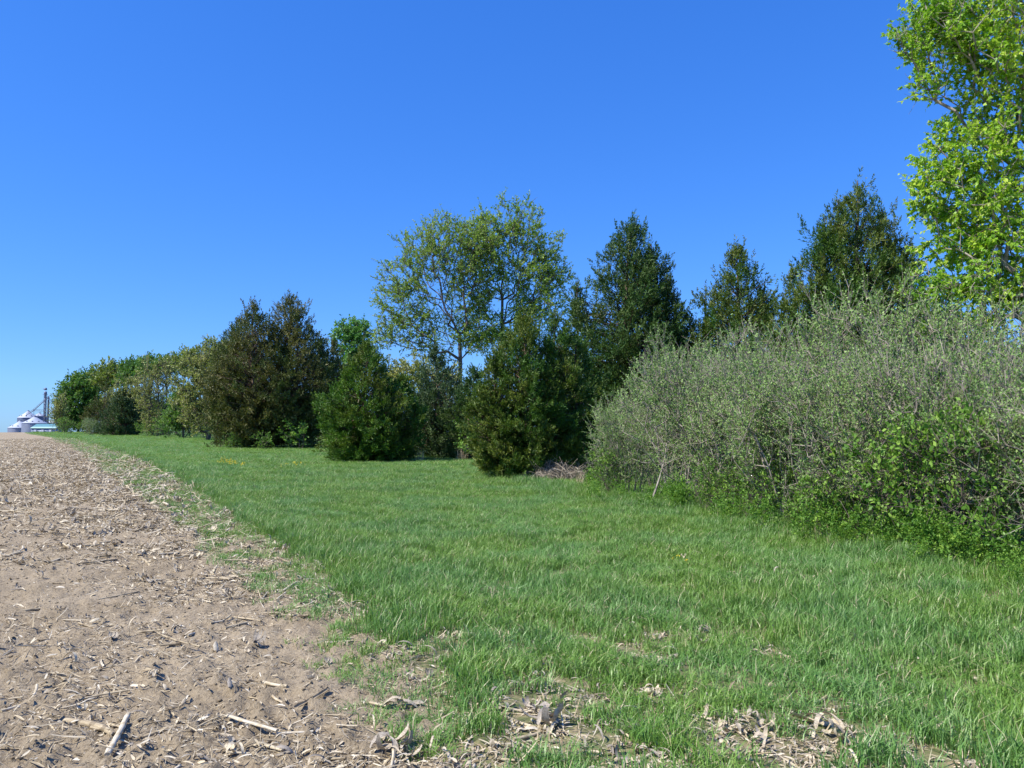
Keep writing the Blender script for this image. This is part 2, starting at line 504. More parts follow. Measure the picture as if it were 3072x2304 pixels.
def broadleaf(name, base, chains, ells, label, leaf, seed, npts=500, twigs=4, tl=0.5, k=6, size=0.12, rt=0.010, bark='bark',
              tmpl=LEAF_OVAL, droop=0.1, cat='tree', group=None, up=0.45, bf=0.3, rmax=None, bare=0.0, seg=0.7, shell=0.55,
              twig_r=0.006, wob=0.08, parts=('trunk', 'crown'), twig_tint=0.5, clump=0.0, extra=None, root=None):
    rng = np.random.default_rng(seed)
    if root is None: root = thing(name, base, label, cat, group)
    pts = ellips(npts, ells, rng, shell)
    pts[:, 2] = np.maximum(pts[:, 2], 0.15)
    pos, par, ends, N0 = grow(chains, pts, rng, bf=bf, seg=seg, wob=wob)
    r = radii(pos, par, rt, mx=rmax)
    tk = MB(); lf = MB()
    ch = np.where(par >= 0)[0]
    big = r[ch] > 0.05
    A = pos[par[ch]]; B = pos[ch]
    rb = r[ch]; ra = np.minimum(r[par[ch]], rb * 1.35)
    rb2 = rb.copy()
    tubes(tk, A[big], B[big] + (B - A)[big] * 0.03, ra[big], rb2[big], 7)
    tubes(tk, A[~big], B[~big], ra[~big], rb2[~big], 4)
    # twigs at thin nodes
    thin = np.where((r < rt * 3.2) & (np.arange(len(pos)) >= N0))[0]
    cc = np.mean(np.array(ells)[:, :3], axis=0)
    src = np.repeat(thin, twigs)
    src = src[rng.random(len(src)) < 0.9]
    o = pos[src]
    outd = norm(o - cc)
    TD = norm(outd * 0.5 + rng.normal(size=(len(src), 3)) * 0.6 + np.array([[0, 0, up]]))
    TL = tl * (0.5 + 0.9 * rng.random(len(src)))
    tubes(tk, o, o + TD * TL[:, None], np.full(len(src), twig_r), np.full(len(src), twig_r * 0.5), 3)
    keep = rng.random(len(src)) >= bare
    cl = fnoise(o[:, 0] * 0.9 + o[:, 1] * 0.7 + 50, o[:, 2] * 0.9 + o[:, 1] * 0.5 + 50, seed, 2)
    keep &= rng.random(len(src)) < 1 - clump * np.clip((0.55 - cl) * 5, 0, 1)
    leaves_on(lf, o[keep], TD[keep], TL[keep], k, size, rng, tmpl, droop, tint=np.clip(rng.random(keep.sum()) * 0.7 + 0.3 * (cl[keep] > 0.5), 0, 1))
    tk.build(parts[0], M[bark], root)
    lf.build(parts[1], M[leaf], root)
    return root

def eloc(base, d, items):
    """ellipsoids given as (px, py, rx, ry[, depth factor, depth offset in m]) at depth d -> local metres"""
    out = []
    for it in items:
        p = P(it[0], it[1], d) - np.array(base)
        s = d / F3
        dep = it[4] if len(it) > 4 else 0.9
        off = it[5] if len(it) > 5 else 0.0
        out.append((p[0], p[1] + off, p[2], it[2] * s, it[2] * s * dep, it[3] * s))
    return out

# ------------------------------------------------------------------ the land: one sheet cut in two by the grass edge
def poly_w(pts):
    w = np.array([G(*p)[:2] for p in pts])
    o = np.argsort(w[:, 1])
    return w[o]
E2 = poly_w([(95, 1303), (160, 1313), (240, 1350), (290, 1400), (400, 1480), (470, 1530), (590, 1640), (660, 1705), (740, 1775), (800, 1835), (880, 1930), (940, 2010), (1040, 2120), (1110, 2220), (1190, 2300)])
E1 = poly_w([(120, 1302), (250, 1320), (420, 1375), (560, 1450), (700, 1545), (870, 1650), (960, 1700), (990, 1750), (1060, 1815), (1140, 1880), (1235, 1990), (1345, 2130), (1455, 2300)])
def edge(E, y):
    yl = E[0] + (E[0] - E[1]) / max(np.linalg.norm(E[0] - E[1]), 1e-6)
    x = np.interp(y, E[:, 1], E[:, 0])
    # continue nearer than the picture along the same line
    sl_ = (E[2, 0] - E[0, 0]) / (E[2, 1] - E[0, 1])
    x = np.where(y < E[0, 1], E[0, 0] + (y - E[0, 1]) * sl_, x)
    sf = (E[-1, 0] - E[-3, 0]) / (E[-1, 1] - E[-3, 1])
    x = np.where(y > E[-1, 1], E[-1, 0] + (y - E[-1, 1]) * sf, x)
    return x

def height(x, y):
    """land with clods and tillage roughness; amplitude fades with distance only where it cannot be seen"""
    d = np.hypot(x, y)
    z = terr(y)
    bare = np.clip((edge(E1, y) + 0.3 - x) / 0.6, 0, 1)
    fade = np.clip(1.3 - d / 45.0, 0, 1)
    a = fnoise(x * 1.3, y * 1.3, 3, 2) - 0.5
    b = fnoise(x * 6, y * 6, 11, 2) - 0.5
    c = fnoise(x * 13, y * 13, 23, 3)
    c = np.clip(c - 0.45, 0, 1) * 2
    rows = np.sin((x * 0.9 + y * 0.25) * 8.2) * 0.006
    return z + a * 0.07 * fade + fade * bare * (b * 0.032 + c * 0.062 + rows) + fade * (1 - bare) * b * 0.03

def land():
    ang = np.concatenate([np.linspace(-180, -42, 20)[:-1], np.linspace(-42, 42, 320), np.linspace(42, 180, 20)[1:-1]])
    rad = [0.4, 1.0, 1.8, 2.6]
    while rad[-1] < 45: rad.append(rad[-1] * 1.009)
    while rad[-1] < 300: rad.append(rad[-1] * 1.025)
    while rad[-1] < 6000: rad.append(rad[-1] * 1.25)
    rad = np.array(rad)
    a = np.radians(ang)
    x = rad[:, None] * np.sin(a)[None]; y = rad[:, None] * np.cos(a)[None]
    z = height(x, y)
    V = np.stack([x, y, z], -1).reshape(-1, 3)
    V = np.concatenate([V, [[0, 0, 0]]])
    na = len(a); nr = len(rad)
    i, j = np.meshgrid(np.arange(nr - 1), np.arange(na), indexing='ij')
    j2 = (j + 1) % na
    F = np.stack([i * na + j, (i + 1) * na + j, (i + 1) * na + j2, i * na + j2], -1).reshape(-1, 4)
    c = V[F].mean(axis=1)
    jag = (fnoise(c[:, 0] * 3, c[:, 1] * 3, 5, 2) - 0.5) * np.clip(np.hypot(c[:, 0], c[:, 1]) * 0.03, 0.3, 1.5)
    isg = c[:, 0] + jag * 0.7 > edge(E1, c[:, 1]) - 0.05
    j = np.arange(na); ctr = len(V) - 1
    F0 = np.stack([np.full(na, ctr), j, (j + 1) % na], -1)
    return V, F, isg, F0

V, F, isg, F0 = land()

# soil material
m, n, out = newmat('dry tilled soil')
geo = n.nodes.new('ShaderNodeNewGeometry')
n1 = n.nodes.new('ShaderNodeTexNoise'); n1.inputs['Scale'].default_value = 1.1; n1.inputs['Detail'].default_value = 5
n2 = n.nodes.new('ShaderNodeTexNoise'); n2.inputs['Scale'].default_value = 40; n2.inputs['Detail'].default_value = 6; n2.inputs['Roughness'].default_value = 0.7
n.links.new(geo.outputs['Position'], n1.inputs['Vector']); n.links.new(geo.outputs['Position'], n2.inputs['Vector'])
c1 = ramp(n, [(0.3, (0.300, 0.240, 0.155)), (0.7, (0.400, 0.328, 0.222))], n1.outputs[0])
c2 = ramp(n, [(0.32, (0.50, 0.47, 0.45)), (0.52, (1, 1, 1)), (0.8, (1.0, 1.0, 1.0))], n2.outputs[0])  # darkens hollows of the bump noise: shade between crumbs put into the colour
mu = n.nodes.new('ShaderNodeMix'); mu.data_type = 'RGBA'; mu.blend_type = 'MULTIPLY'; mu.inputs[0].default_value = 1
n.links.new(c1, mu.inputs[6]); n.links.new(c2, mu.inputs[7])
# pale residue flecks too far away to be geometry
ma = n.nodes.new('ShaderNodeMapping'); ma.inputs['Scale'].default_value = (8, 14, 1)
n.links.new(geo.outputs['Position'], ma.inputs['Vector'])
n3 = n.nodes.new('ShaderNodeTexNoise'); n3.inputs['Scale'].default_value = 1.0; n3.inputs['Detail'].default_value = 3
n.links.new(ma.outputs[0], n3.inputs['Vector'])
fl = n.nodes.new('ShaderNodeMapRange'); fl.inputs[1].default_value = 0.56; fl.inputs[2].default_value = 0.66
n.links.new(n3.outputs[0], fl.inputs[0])
sep = n.nodes.new('ShaderNodeSeparateXYZ'); n.links.new(geo.outputs['Position'], sep.inputs[0])
fy = n.nodes.new('ShaderNodeMapRange'); fy.inputs[1].default_value = 16; fy.inputs[2].default_value = 50; fy.inputs[4].default_value = 0.6
n.links.new(sep.outputs[1], fy.inputs[0])
mm_ = n.nodes.new('ShaderNodeMath'); mm_.operation = 'MULTIPLY'
n.links.new(fl.outputs[0], mm_.inputs[0]); n.links.new(fy.outputs[0], mm_.inputs[1])
mx = n.nodes.new('ShaderNodeMix'); mx.data_type = 'RGBA'
n.links.new(mm_.outputs[0], mx.inputs[0]); n.links.new(mu.outputs[2], mx.inputs[6]); mx.inputs[7].default_value = (0.58, 0.50, 0.38, 1)
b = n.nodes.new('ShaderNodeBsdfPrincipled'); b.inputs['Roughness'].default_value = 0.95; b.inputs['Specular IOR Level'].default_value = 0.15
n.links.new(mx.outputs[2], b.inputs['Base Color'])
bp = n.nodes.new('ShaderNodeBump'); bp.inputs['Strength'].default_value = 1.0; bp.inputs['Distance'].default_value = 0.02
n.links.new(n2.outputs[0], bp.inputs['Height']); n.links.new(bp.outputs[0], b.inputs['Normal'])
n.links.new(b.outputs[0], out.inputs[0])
M['soil'] = m
# ground under the grass
m, n, out = newmat('thatch under the grass')
geo = n.nodes.new('ShaderNodeNewGeometry')
n1 = n.nodes.new('ShaderNodeTexNoise'); n1.inputs['Scale'].default_value = 14; n1.inputs['Detail'].default_value = 6
n.links.new(geo.outputs['Position'], n1.inputs['Vector'])
c1 = ramp(n, [(0.3, (0.075, 0.105, 0.025)), (0.48, (0.150, 0.150, 0.060)), (0.65, (0.29, 0.23, 0.13))], n1.outputs[0])
b = n.nodes.new('ShaderNodeBsdfPrincipled'); b.inputs['Roughness'].default_value = 0.9
n.links.new(c1, b.inputs['Base Color'])
bp = n.nodes.new('ShaderNodeBump'); bp.inputs['Strength'].default_value = 0.8; bp.inputs['Distance'].default_value = 0.03
n.links.new(n1.outputs[0], bp.inputs['Height']); n.links.new(bp.outputs[0], b.inputs['Normal'])
n.links.new(b.outputs[0], out.inputs[0])
M['thatch'] = m

def sub_sheet(name, mask, mat, extra=None):
    mb = MB()
    f = F[mask]
    used, inv = np.unique(f, return_inverse=True)
    mb.add(V[used], inv.reshape(f.shape), 0.5)
    if extra is not None:
        u2, i2 = np.unique(extra, return_inverse=True)
        mb.add(V[u2], i2.reshape(extra.shape), 0.5)
    o = mb.build(name, mat, smooth=True)
    o['kind'] = 'structure'
    return o
sub_sheet('tilled_field', ~isg, M['soil'], F0)
sub_sheet('grassy_ground', isg, M['thatch'])

# ------------------------------------------------------------------ instanced scatter (uncountable stuff)
def proto_collection(name, meshes):
    c = bpy.data.collections.new(name)
    for i, me in enumerate(meshes):
        o = bpy.data.objects.new('%s_%02d' % (name, i), me)
        c.objects.link(o)
    return c

def stuff(name, meshes, pos, rot, scl, idx, label=None, cat=None):
    me = bpy.data.meshes.new(name)
    n = len(pos)
    me.vertices.add(n); me.vertices.foreach_set('co', np.asarray(pos, np.float32).ravel())
    a = me.attributes.new('rot', 'FLOAT_VECTOR', 'POINT'); a.data.foreach_set('vector', np.asarray(rot, np.float32).ravel())
    a = me.attributes.new('scl', 'FLOAT_VECTOR', 'POINT'); a.data.foreach_set('vector', np.asarray(scl, np.float32).ravel())
    a = me.attributes.new('idx', 'INT', 'POINT'); a.data.foreach_set('value', np.asarray(idx, np.int32))
    o = bpy.data.objects.new(name, me); COL.objects.link(o)
    g = bpy.data.node_groups.new(name, 'GeometryNodeTree')
    g.interface.new_socket('Geometry', in_out='INPUT', socket_type='NodeSocketGeometry')
    g.interface.new_socket('Geometry', in_out='OUTPUT', socket_type='NodeSocketGeometry')
    gi = g.nodes.new('NodeGroupInput'); go = g.nodes.new('NodeGroupOutput')
    ip = g.nodes.new('GeometryNodeInstanceOnPoints')
    ci = g.nodes.new('GeometryNodeCollectionInfo')
    ci.inputs['Collection'].default_value = proto_collection(name + '_kinds', meshes)
    ci.inputs['Separate Children'].default_value = True
    ci.inputs['Reset Children'].default_value = True
    ip.inputs['Pick Instance'].default_value = True
    def na(nm, ty):
        x = g.nodes.new('GeometryNodeInputNamedAttribute'); x.data_type = ty; x.inputs['Name'].default_value = nm
        return x.outputs['Attribute']
    er = g.nodes.new('FunctionNodeEulerToRotation')
    g.links.new(na('rot', 'FLOAT_VECTOR'), er.inputs[0])
    g.links.new(gi.outputs[0], ip.inputs['Points']); g.links.new(ci.outputs[0], ip.inputs['Instance'])
    g.links.new(na('idx', 'INT'), ip.inputs['Instance Index'])
    g.links.new(er.outputs[0], ip.inputs['Rotation']); g.links.new(na('scl', 'FLOAT_VECTOR'), ip.inputs['Scale'])
    g.links.new(ip.outputs[0], go.inputs[0])
    md = o.modifiers.new('scatter', 'NODES'); md.node_group = g
    o['kind'] = 'stuff'
    if label: o['label'] = label
    if cat: o['category'] = cat
    return o

def wedge(dens, dmin, dmax, rng, half=37.0):
    """random points in the view wedge with dens(d) per square metre"""
    out = []
    d = dmin
    while d < dmax:
        d2 = min(dmax, d * 1.12)
        area = math.radians(2 * half) * (d2 * d2 - d * d) / 2
        k = rng.poisson(area * dens((d + d2) / 2))
        r = np.sqrt(d * d + rng.random(k) * (d2 * d2 - d * d))
        a = (rng.random(k) * 2 - 1) * math.radians(half)
        out.append(np.stack([r * np.sin(a), r * np.cos(a)], 1))
        d = d2
    return np.concatenate(out)

# grass
m, n, out = newmat('green grass blades')
at = n.nodes.new('ShaderNodeAttribute'); at.attribute_name = 'tint'
oi = n.nodes.new('ShaderNodeObjectInfo')
geo = n.nodes.new('ShaderNodeNewGeometry')
no = n.nodes.new('ShaderNodeTexNoise'); no.inputs['Scale'].default_value = 0.8; no.inputs['Detail'].default_value = 4
n.links.new(geo.outputs['Position'], no.inputs['Vector'])
ad = n.nodes.new('ShaderNodeMath'); ad.operation = 'MULTIPLY_ADD'; ad.inputs[1].default_value = 0.25
n.links.new(oi.outputs['Random'], ad.inputs[0]); n.links.new(at.outputs['Fac'], ad.inputs[2])
cA = ramp(n, [(0.0, (0.100, 0.215, 0.018)), (0.5, (0.175, 0.335, 0.045)), (0.85, (0.280, 0.425, 0.100)), (0.96, (0.40, 0.47, 0.19)), (1.0, (0.55, 0.48, 0.26))], ad.outputs[0])
cB = ramp(n, [(0.0, (0.082, 0.210, 0.032)), (0.5, (0.155, 0.328, 0.066)), (0.85, (0.260, 0.425, 0.140)), (0.96, (0.36, 0.48, 0.24)), (1.0, (0.55, 0.50, 0.30))], ad.outputs[0])  # greyer, bluer patches: whitish sheen of the blades put into the colour
mr = n.nodes.new('ShaderNodeMapRange'); mr.inputs[1].default_value = 0.42; mr.inputs[2].default_value = 0.6
n.links.new(no.outputs[0], mr.inputs[0])
mx = n.nodes.new('ShaderNodeMix'); mx.data_type = 'RGBA'
n.links.new(mr.outputs[0], mx.inputs[0]); n.links.new(cA, mx.inputs[6]); n.links.new(cB, mx.inputs[7])
b = n.nodes.new('ShaderNodeBsdfPrincipled'); b.inputs['Roughness'].default_value = 0.42; b.inputs['Specular IOR Level'].default_value = 0.5
n.links.new(mx.outputs[2], b.inputs['Base Color'])
t = n.nodes.new('ShaderNodeBsdfTranslucent'); n.links.new(mx.outputs[2], t.inputs[0])
ms = n.nodes.new('ShaderNodeMixShader'); ms.inputs[0].default_value = 0.3
n.links.new(b.outputs[0], ms.inputs[1]); n.links.new(t.outputs[0], ms.inputs[2]); n.links.new(ms.outputs[0], out.inputs[0])
M['grass'] = m
M['straw'] = leafmat('dry straw', [(0, (0.36, 0.28, 0.17)), (0.5, (0.50, 0.41, 0.27)), (1, (0.62, 0.55, 0.40))], trans=0.15)

def grass_patch(rng, nb, R, h0, h1, w0, lean=0.45, mat=M['grass'], name='grass_tuft'):
    mb = MB()
    r = R * np.sqrt(rng.random(nb)); a = rng.random(nb) * 6.283
    # blades gather into small tufts
    k = max(1, nb // 9)
    tc = np.stack([R * np.sqrt(rng.random(k)) * np.cos(rng.random(k) * 6.283), R * (rng.random(k) * 2 - 1) * 0.9], 1)
    p = np.stack([r * np.cos(a), r * np.sin(a)], 1) * 0.45 + tc[rng.integers(0, k, nb)] * 0.6
    H = h0 + (h1 - h0) * rng.random(nb) ** 1.3
    az = rng.random(nb) * 6.283
    ln = H * lean * (0.2 + 1.3 * rng.random(nb))
    dx = np.stack([np.cos(az), np.sin(az)], 1)
    side = np.stack([-np.sin(az + rng.normal(size=nb) * 0.7), np.cos(az), np.zeros(nb)], 1)
    w_ = w0 * (0.7 + 0.6 * rng.random(nb))
    b0 = np.concatenate([p, np.full((nb, 1), -0.01)], 1)
    m1 = np.concatenate([p + dx * (ln * 0.25)[:, None], (H * 0.6)[:, None]], 1)
    tp = np.concatenate([p + dx * ln[:, None], (H * (1 - 0.15 * rng.random(nb)))[:, None]], 1)
    v = np.stack([b0 - side * w_[:, None] * 0.5, b0 + side * w_[:, None] * 0.5, m1 + side * w_[:, None] * 0.45, m1 - side * w_[:, None] * 0.45, tp], 1)
    i = np.arange(nb)[:, None] * 5
    tt = np.clip(rng.random(nb) * 0.72, 0, 1)
    tt = np.where(rng.random(nb) < 0.035, 1.0, tt)
    mb.v.append(v.reshape(-1, 3).astype(np.float32))
    mb.f4.append((i + np.array([[0, 1, 2, 3]])).astype(np.int32)); mb.t4.append(tt.astype(np.float32)); mb.m4.append(np.zeros(nb, np.int32))
    mb.f3.append((i + np.array([[3, 2, 4]])).astype(np.int32)); mb.t3.append(tt.astype(np.float32)); mb.m3.append(np.zeros(nb, np.int32))
    mb.n += nb * 5
    return mb.mesh(name, mat)

rg = np.random.default_rng(11)
tall = [grass_patch(rg, 90, 0.17, 0.05, 0.15, 0.0052, 0.85) for _ in range(8)]
wispy = [grass_patch(rg, 45, 0.14, 0.03, 0.11, 0.0042, 1.1) for _ in range(6)]

PILES = [(1010, 1690, .22), (950, 1700, .14), (1530, 1800, .12), (1540, 1830, .12), (1450, 1770, .06), (1720, 1910, .26), (1990, 1985, .22), (1945, 1990, .12), (2120, 1925, .12),
         (2310, 1965, .16), (2260, 1960, .1), (2700, 2015, .16), (2650, 2095, .16), (2540, 2130, .08), (2150, 2190, .2), (2410, 2225, .4), (2520, 2200, .24), (2280, 2250, .3),
         (1600, 2150, .34), (1660, 2215, .36), (1560, 2060, .22), (1360, 1910, .16), (1240, 1900, .16), (1480, 1905, .12), (1540, 2260, .3), (1400, 2120, .12), (1300, 1990, .16),
         (1180, 1960, .2), (1900, 2290, .24), (2330, 1737, .16), (2440, 1745, .16), (2640, 1773, .12), (3050, 1900, .14), (2060, 2290, .14), (1780, 2100, .16), (1840, 1860, .08),
         (1950, 2080, .14), (2440, 2300, .3), (2920, 2295, .14), (1130, 1850, .18), (1060, 1830, .18), (1500, 2290, .25), (2000, 1900, .1), (1250, 2050, .2), (1660, 1990, .14)]
PW = [(G(px, py)[:2], r) for px, py, r in PILES]

def cover(p):
    """0..1 how thick the grass stands at world points"""
    x, y = p[:, 0], p[:, 1]
    e1 = edge(E1, y); e2 = edge(E2, y)
    wig = (fnoise(x * 1.7, y * 1.7, 31, 3) - 0.5) * 0.9 * np.clip(0.5 + y * 0.03, 0.5, 3)
    xx = x + wig * 0.5
    thick = np.clip((xx - e1) / 0.25 + 0.5, 0, 1)
    strip = np.clip((xx - e2) / 0.2, 0, 1) * (fnoise(x * 2.5, y * 2.5, 77, 2) > 0.33 - 0.06 * (y < 7))
    c = np.maximum(thick, strip * (0.85 + 0.1 * (y < 7)))
    # patchy in the foreground
    near = np.clip((8.0 - y) / 2.5, 0, 1) * np.clip(1.1 - (x - e1) * 0.35, 0.15, 1)
    pn = fnoise(x * 1.9 + 5, y * 1.9, 41, 3)
    c = c * (1 - 0.34 * near * np.clip((0.54 - pn) * 7, 0, 1))
    for q, r in PW:
        c = c * (1 - 0.93 * np.exp(-((np.hypot(x - q[0], y - q[1])) / (r * 0.8)) ** 4))
    return c, thick

def lay_grass():
    rng = np.random.default_rng(5)
    s_of = lambda d: max(1.0, min(6.0, d / 18.0))
    p = wedge(lambda d: 80.0 / s_of(d) ** 2, 2.6, 215, rng)
    c, th = cover(p)
    y = p[:, 1]
    # the grass stops behind the tree line
    lim = np.interp(y, [5, 9, 12, 17, 25, 36, 60, 130, 200], [7, 6.6, 6.2, 5.5, 6, 3, -2, -30, -60]) + 6 + y * 0.12
    k = (rng.random(len(p)) < c) & (p[:, 0] < lim) & (p[:, 0] > -120)
    p = p[k]; c = c[k]; th = th[k]
    d = np.hypot(p[:, 0], p[:, 1])
    s = np.clip(d / 18.0, 1.0, 6.0)
    z = height(p[:, 0], p[:, 1])
    hn = fnoise(p[:, 0] * 0.8, p[:, 1] * 0.8, 61, 2)
    right = np.clip((p[:, 0] - 1.0) / 4.0, 0, 1)
    edge_boost = np.exp(-((p[:, 0] - edge(E1, p[:, 1]) - 0.25) / 0.5) ** 2) * np.clip((p[:, 1] - 4.5) / 2, 0, 1)
    hz = (0.55 + 0.75 * hn + 0.25 * right + 0.40 * edge_boost) * np.where(th > 0.6, 1.0, 0.72) * (0.8 + 0.4 * rng.random(len(p)))
    ft = np.array([G(*q)[:2] for q in [(3300, 1800), (3072, 1740), (2830, 1690), (2620, 1650), (2420, 1610), (2200, 1560), (2000, 1525), (1830, 1500), (1500, 1440)]])
    fxx = np.interp(p[:, 1], ft[:, 1], ft[:, 0])
    hz += 1.1 * np.exp(-((p[:, 0] - fxx) / 0.75) ** 2) * (p[:, 1] < 24) * rng.random(len(p))
    far = np.clip((d - 20) / 80, 0, 1)
    hz *= 1 + 0.15 * far
    pos = np.column_stack([p, z - 0.005])
    rot = np.column_stack([rng.normal(size=len(p)) * 0.06, rng.normal(size=len(p)) * 0.06, rng.random(len(p)) * 6.283])
    scl = np.column_stack([s, s, hz * np.clip(s, 1, 1.35)])
    thin = (th < 0.6) | (rng.random(len(p)) < 0.25)
    idx = np.where(thin, rng.integers(8, 14, len(p)), rng.integers(0, 8, len(p)))
    stuff('grass', tall + wispy, pos, rot, scl, idx, 'green grass growing between the bare field and the trees', 'grass')
    print('grass tufts', len(p))
lay_grass()

# ------------------------------------------------------------------ soil clods and fine crop litter
def clod_mesh(rng, name='clod'):
    t = (1 + 5 ** .5) / 2
    v = norm(np.array([[-1, t, 0], [1, t, 0], [-1, -t, 0], [1, -t, 0], [0, -1, t], [0, 1, t], [0, -1, -t], [0, 1, -t], [t, 0, -1], [t, 0, 1], [-t, 0, -1], [-t, 0, 1]], float))
    f = np.array([[0, 11, 5], [0, 5, 1], [0, 1, 7], [0, 7, 10], [0, 10, 11], [1, 5, 9], [5, 11, 4], [11, 10, 2], [10, 7, 6], [7, 1, 8], [3, 9, 4], [3, 4, 2], [3, 2, 6], [3, 6, 8], [3, 8, 9], [4, 9, 5], [2, 4, 11], [6, 2, 10], [8, 6, 7], [9, 8, 1]])
    v = v * (0.7 + 0.6 * rng.random((12, 1))) * np.array([[1, 0.8, 0.42]])
    mb = MB(); mb.add(v, f, 0.5)
    return mb.mesh(name, M['soil'])

rc = np.random.default_rng(21)
p = wedge(lambda d: 520 / max(1, d / 4.5) ** 1.7, 2.6, 45, rc)
e1 = edge(E1, p[:, 1])
k = (p[:, 0] < e1 + 0.2) & (rc.random(len(p)) < np.where(p[:, 0] < edge(E2, p[:, 1]), 1.0, 0.5))
p = p[k]
sz = (0.004 + 0.013 * rc.random(len(p)) ** 4) * np.clip(np.hypot(p[:, 0], p[:, 1]) / 7, 1, 3)
stuff('soil_clods', [clod_mesh(rc) for _ in range(6)], np.column_stack([p, height(p[:, 0], p[:, 1]) + sz * 0.15]), rc.random((len(p), 3)) * np.array([0.6, 0.6, 6.28]),
      np.repeat(sz[:, None], 3, 1), rc.integers(0, 6, len(p)), 'small crumbs and clods of dry brown soil on the bare field', 'soil')
print('clods', len(p))

def litmat(name, stops, rough=0.7, streak=90):
    m, n, out = newmat(name)
    oi = n.nodes.new('ShaderNodeObjectInfo')
    tc = n.nodes.new('ShaderNodeTexCoord')
    at = n.nodes.new('ShaderNodeAttribute'); at.attribute_name = 'tint'
    ad = n.nodes.new('ShaderNodeMath'); ad.operation = 'ADD'
    sb = n.nodes.new('ShaderNodeMath'); sb.operation = 'SUBTRACT'; sb.inputs[1].default_value = 0.5
    hf = n.nodes.new('ShaderNodeMath'); hf.operation = 'MULTIPLY'; hf.inputs[1].default_value = 0.5
    n.links.new(at.outputs['Fac'], sb.inputs[0]); n.links.new(sb.outputs[0], hf.inputs[0])
    n.links.new(oi.outputs['Random'], ad.inputs[0]); n.links.new(hf.outputs[0], ad.inputs[1])
    c = ramp(n, stops, ad.outputs[0])
    mp = n.nodes.new('ShaderNodeMapping'); mp.inputs['Scale'].default_value = (4, streak, streak)
    n.links.new(tc.outputs['Object'], mp.inputs['Vector'])
    no = n.nodes.new('ShaderNodeTexNoise'); no.inputs['Scale'].default_value = 3; no.inputs['Detail'].default_value = 3
    n.links.new(mp.outputs[0], no.inputs['Vector'])
    c2 = ramp(n, [(0.35, (0.62, 0.58, 0.54)), (0.6, (1, 1, 1))], no.outputs[0])
    mu = n.nodes.new('ShaderNodeMix'); mu.data_type = 'RGBA'; mu.blend_type = 'MULTIPLY'; mu.inputs[0].default_value = 1
    n.links.new(c, mu.inputs[6]); n.links.new(c2, mu.inputs[7])
    b = n.nodes.new('ShaderNodeBsdfPrincipled'); b.inputs['Roughness'].default_value = rough
    n.links.new(mu.outputs[2], b.inputs['Base Color'])
    n.links.new(b.outputs[0], out.inputs[0])
    return m
M['stalk'] = litmat('weathered corn stalk', [(0, (0.22, 0.17, 0.10)), (0.3, (0.44, 0.36, 0.22)), (0.7, (0.58, 0.49, 0.32)), (1, (0.68, 0.62, 0.48))])
M['husk'] = litmat('weathered corn husk', [(0, (0.24, 0.21, 0.165)), (0.3, (0.42, 0.37, 0.29)), (0.6, (0.54, 0.46, 0.32)), (1, (0.68, 0.60, 0.43))], streak=60)

def strip(mb, rng, L, W, curl, cup, lift=0.0, tw=0.6, tint=0.5, org=(0, 0, 0), az=0.0, nx=6):
    """a curled length of husk"""
    t = np.linspace(0, 1, nx)
    wv = W * np.maximum(np.sin(np.pi * np.clip(t * 0.8 + 0.12, 0, 1)) ** 0.6, 0.45) * (0.8 + 0.4 * rng.random(nx))
    ang = curl * (t - 0.3)
    xs = np.cumsum(np.cos(ang)) * L / nx; zs = np.cumsum(np.sin(ang)) * L / nx
    xs -= xs[0]; zs -= zs.min()
    rows = []
    twist = tw * (t - 0.5) + rng.normal() * 0.3
    for s in (-1, 0, 1):
        yy = s * wv * 0.5 * np.cos(twist)
        z2 = zs + s * wv * 0.5 * np.sin(twist) + (abs(s) * cup * wv)
        rows.append(np.stack([xs, yy, z2], 1))
    v = np.stack(rows, 1)          # nx,3,3
    c, s_ = math.cos(az), math.sin(az)
    x, y = v[..., 0] * c - v[..., 1] * s_, v[..., 0] * s_ + v[..., 1] * c
    v = np.stack([x, y, v[..., 2] + lift], -1) + np.array(org)
    v[..., 2] = np.maximum(v[..., 2], 0.0)
    f = []
    for i in range(nx - 1):
        for j in range(2):
            a = i * 3 + j
            f.append([a, a + 1, a + 4, a + 3])
    mb.add(v.reshape(-1, 3), np.array(f), tint)

def husk_mesh(rng, kind):
    mb = MB()
    if kind == 'clump':
        for _ in range(rng.integers(5, 9)):
            strip(mb, rng, 0.10 + 0.10 * rng.random(), 0.022 + 0.02 * rng.random(), rng.normal() * 1.9, 0.5 * rng.random(), 0.02 * rng.random(), tint=0.25 + 0.6 * rng.random(), org=(rng.normal() * 0.02, rng.normal() * 0.02, 0.0), az=rng.random() * 6.283)
    elif kind == 'fan':
        a0 = rng.random() * 6.283
        for q in range(6):
            strip(mb, rng, 0.12 + 0.06 * rng.random(), 0.022, 1.5 + 0.7 * rng.random(), 0.3, 0.012 * rng.random(), tint=0.2 + 0.5 * rng.random(), org=(0, 0, 0.005), az=a0 + q * 0.28)
    elif kind == 'leaf':
        strip(mb, rng, 0.16 + 0.12 * rng.random(), 0.018 + 0.014 * rng.random(), rng.normal() * 1.4, 0.3 * rng.random(), 0.003, tint=0.5 + 0.4 * rng.random(), nx=8)
    else:
        strip(mb, rng, 0.09 + 0.06 * rng.random(), 0.035 + 0.02 * rng.random(), -1.2 * rng.random() - 0.3, -0.28, 0.015, tint=0.4 + 0.5 * rng.random())
        strip(mb, rng, 0.07 + 0.05 * rng.random(), 0.025, 1.0 * rng.normal(), 0.3, 0.004, tint=0.3 + 0.5 * rng.random(), az=0.5 * rng.normal())
    return mb.mesh('corn_husk', M['husk'])

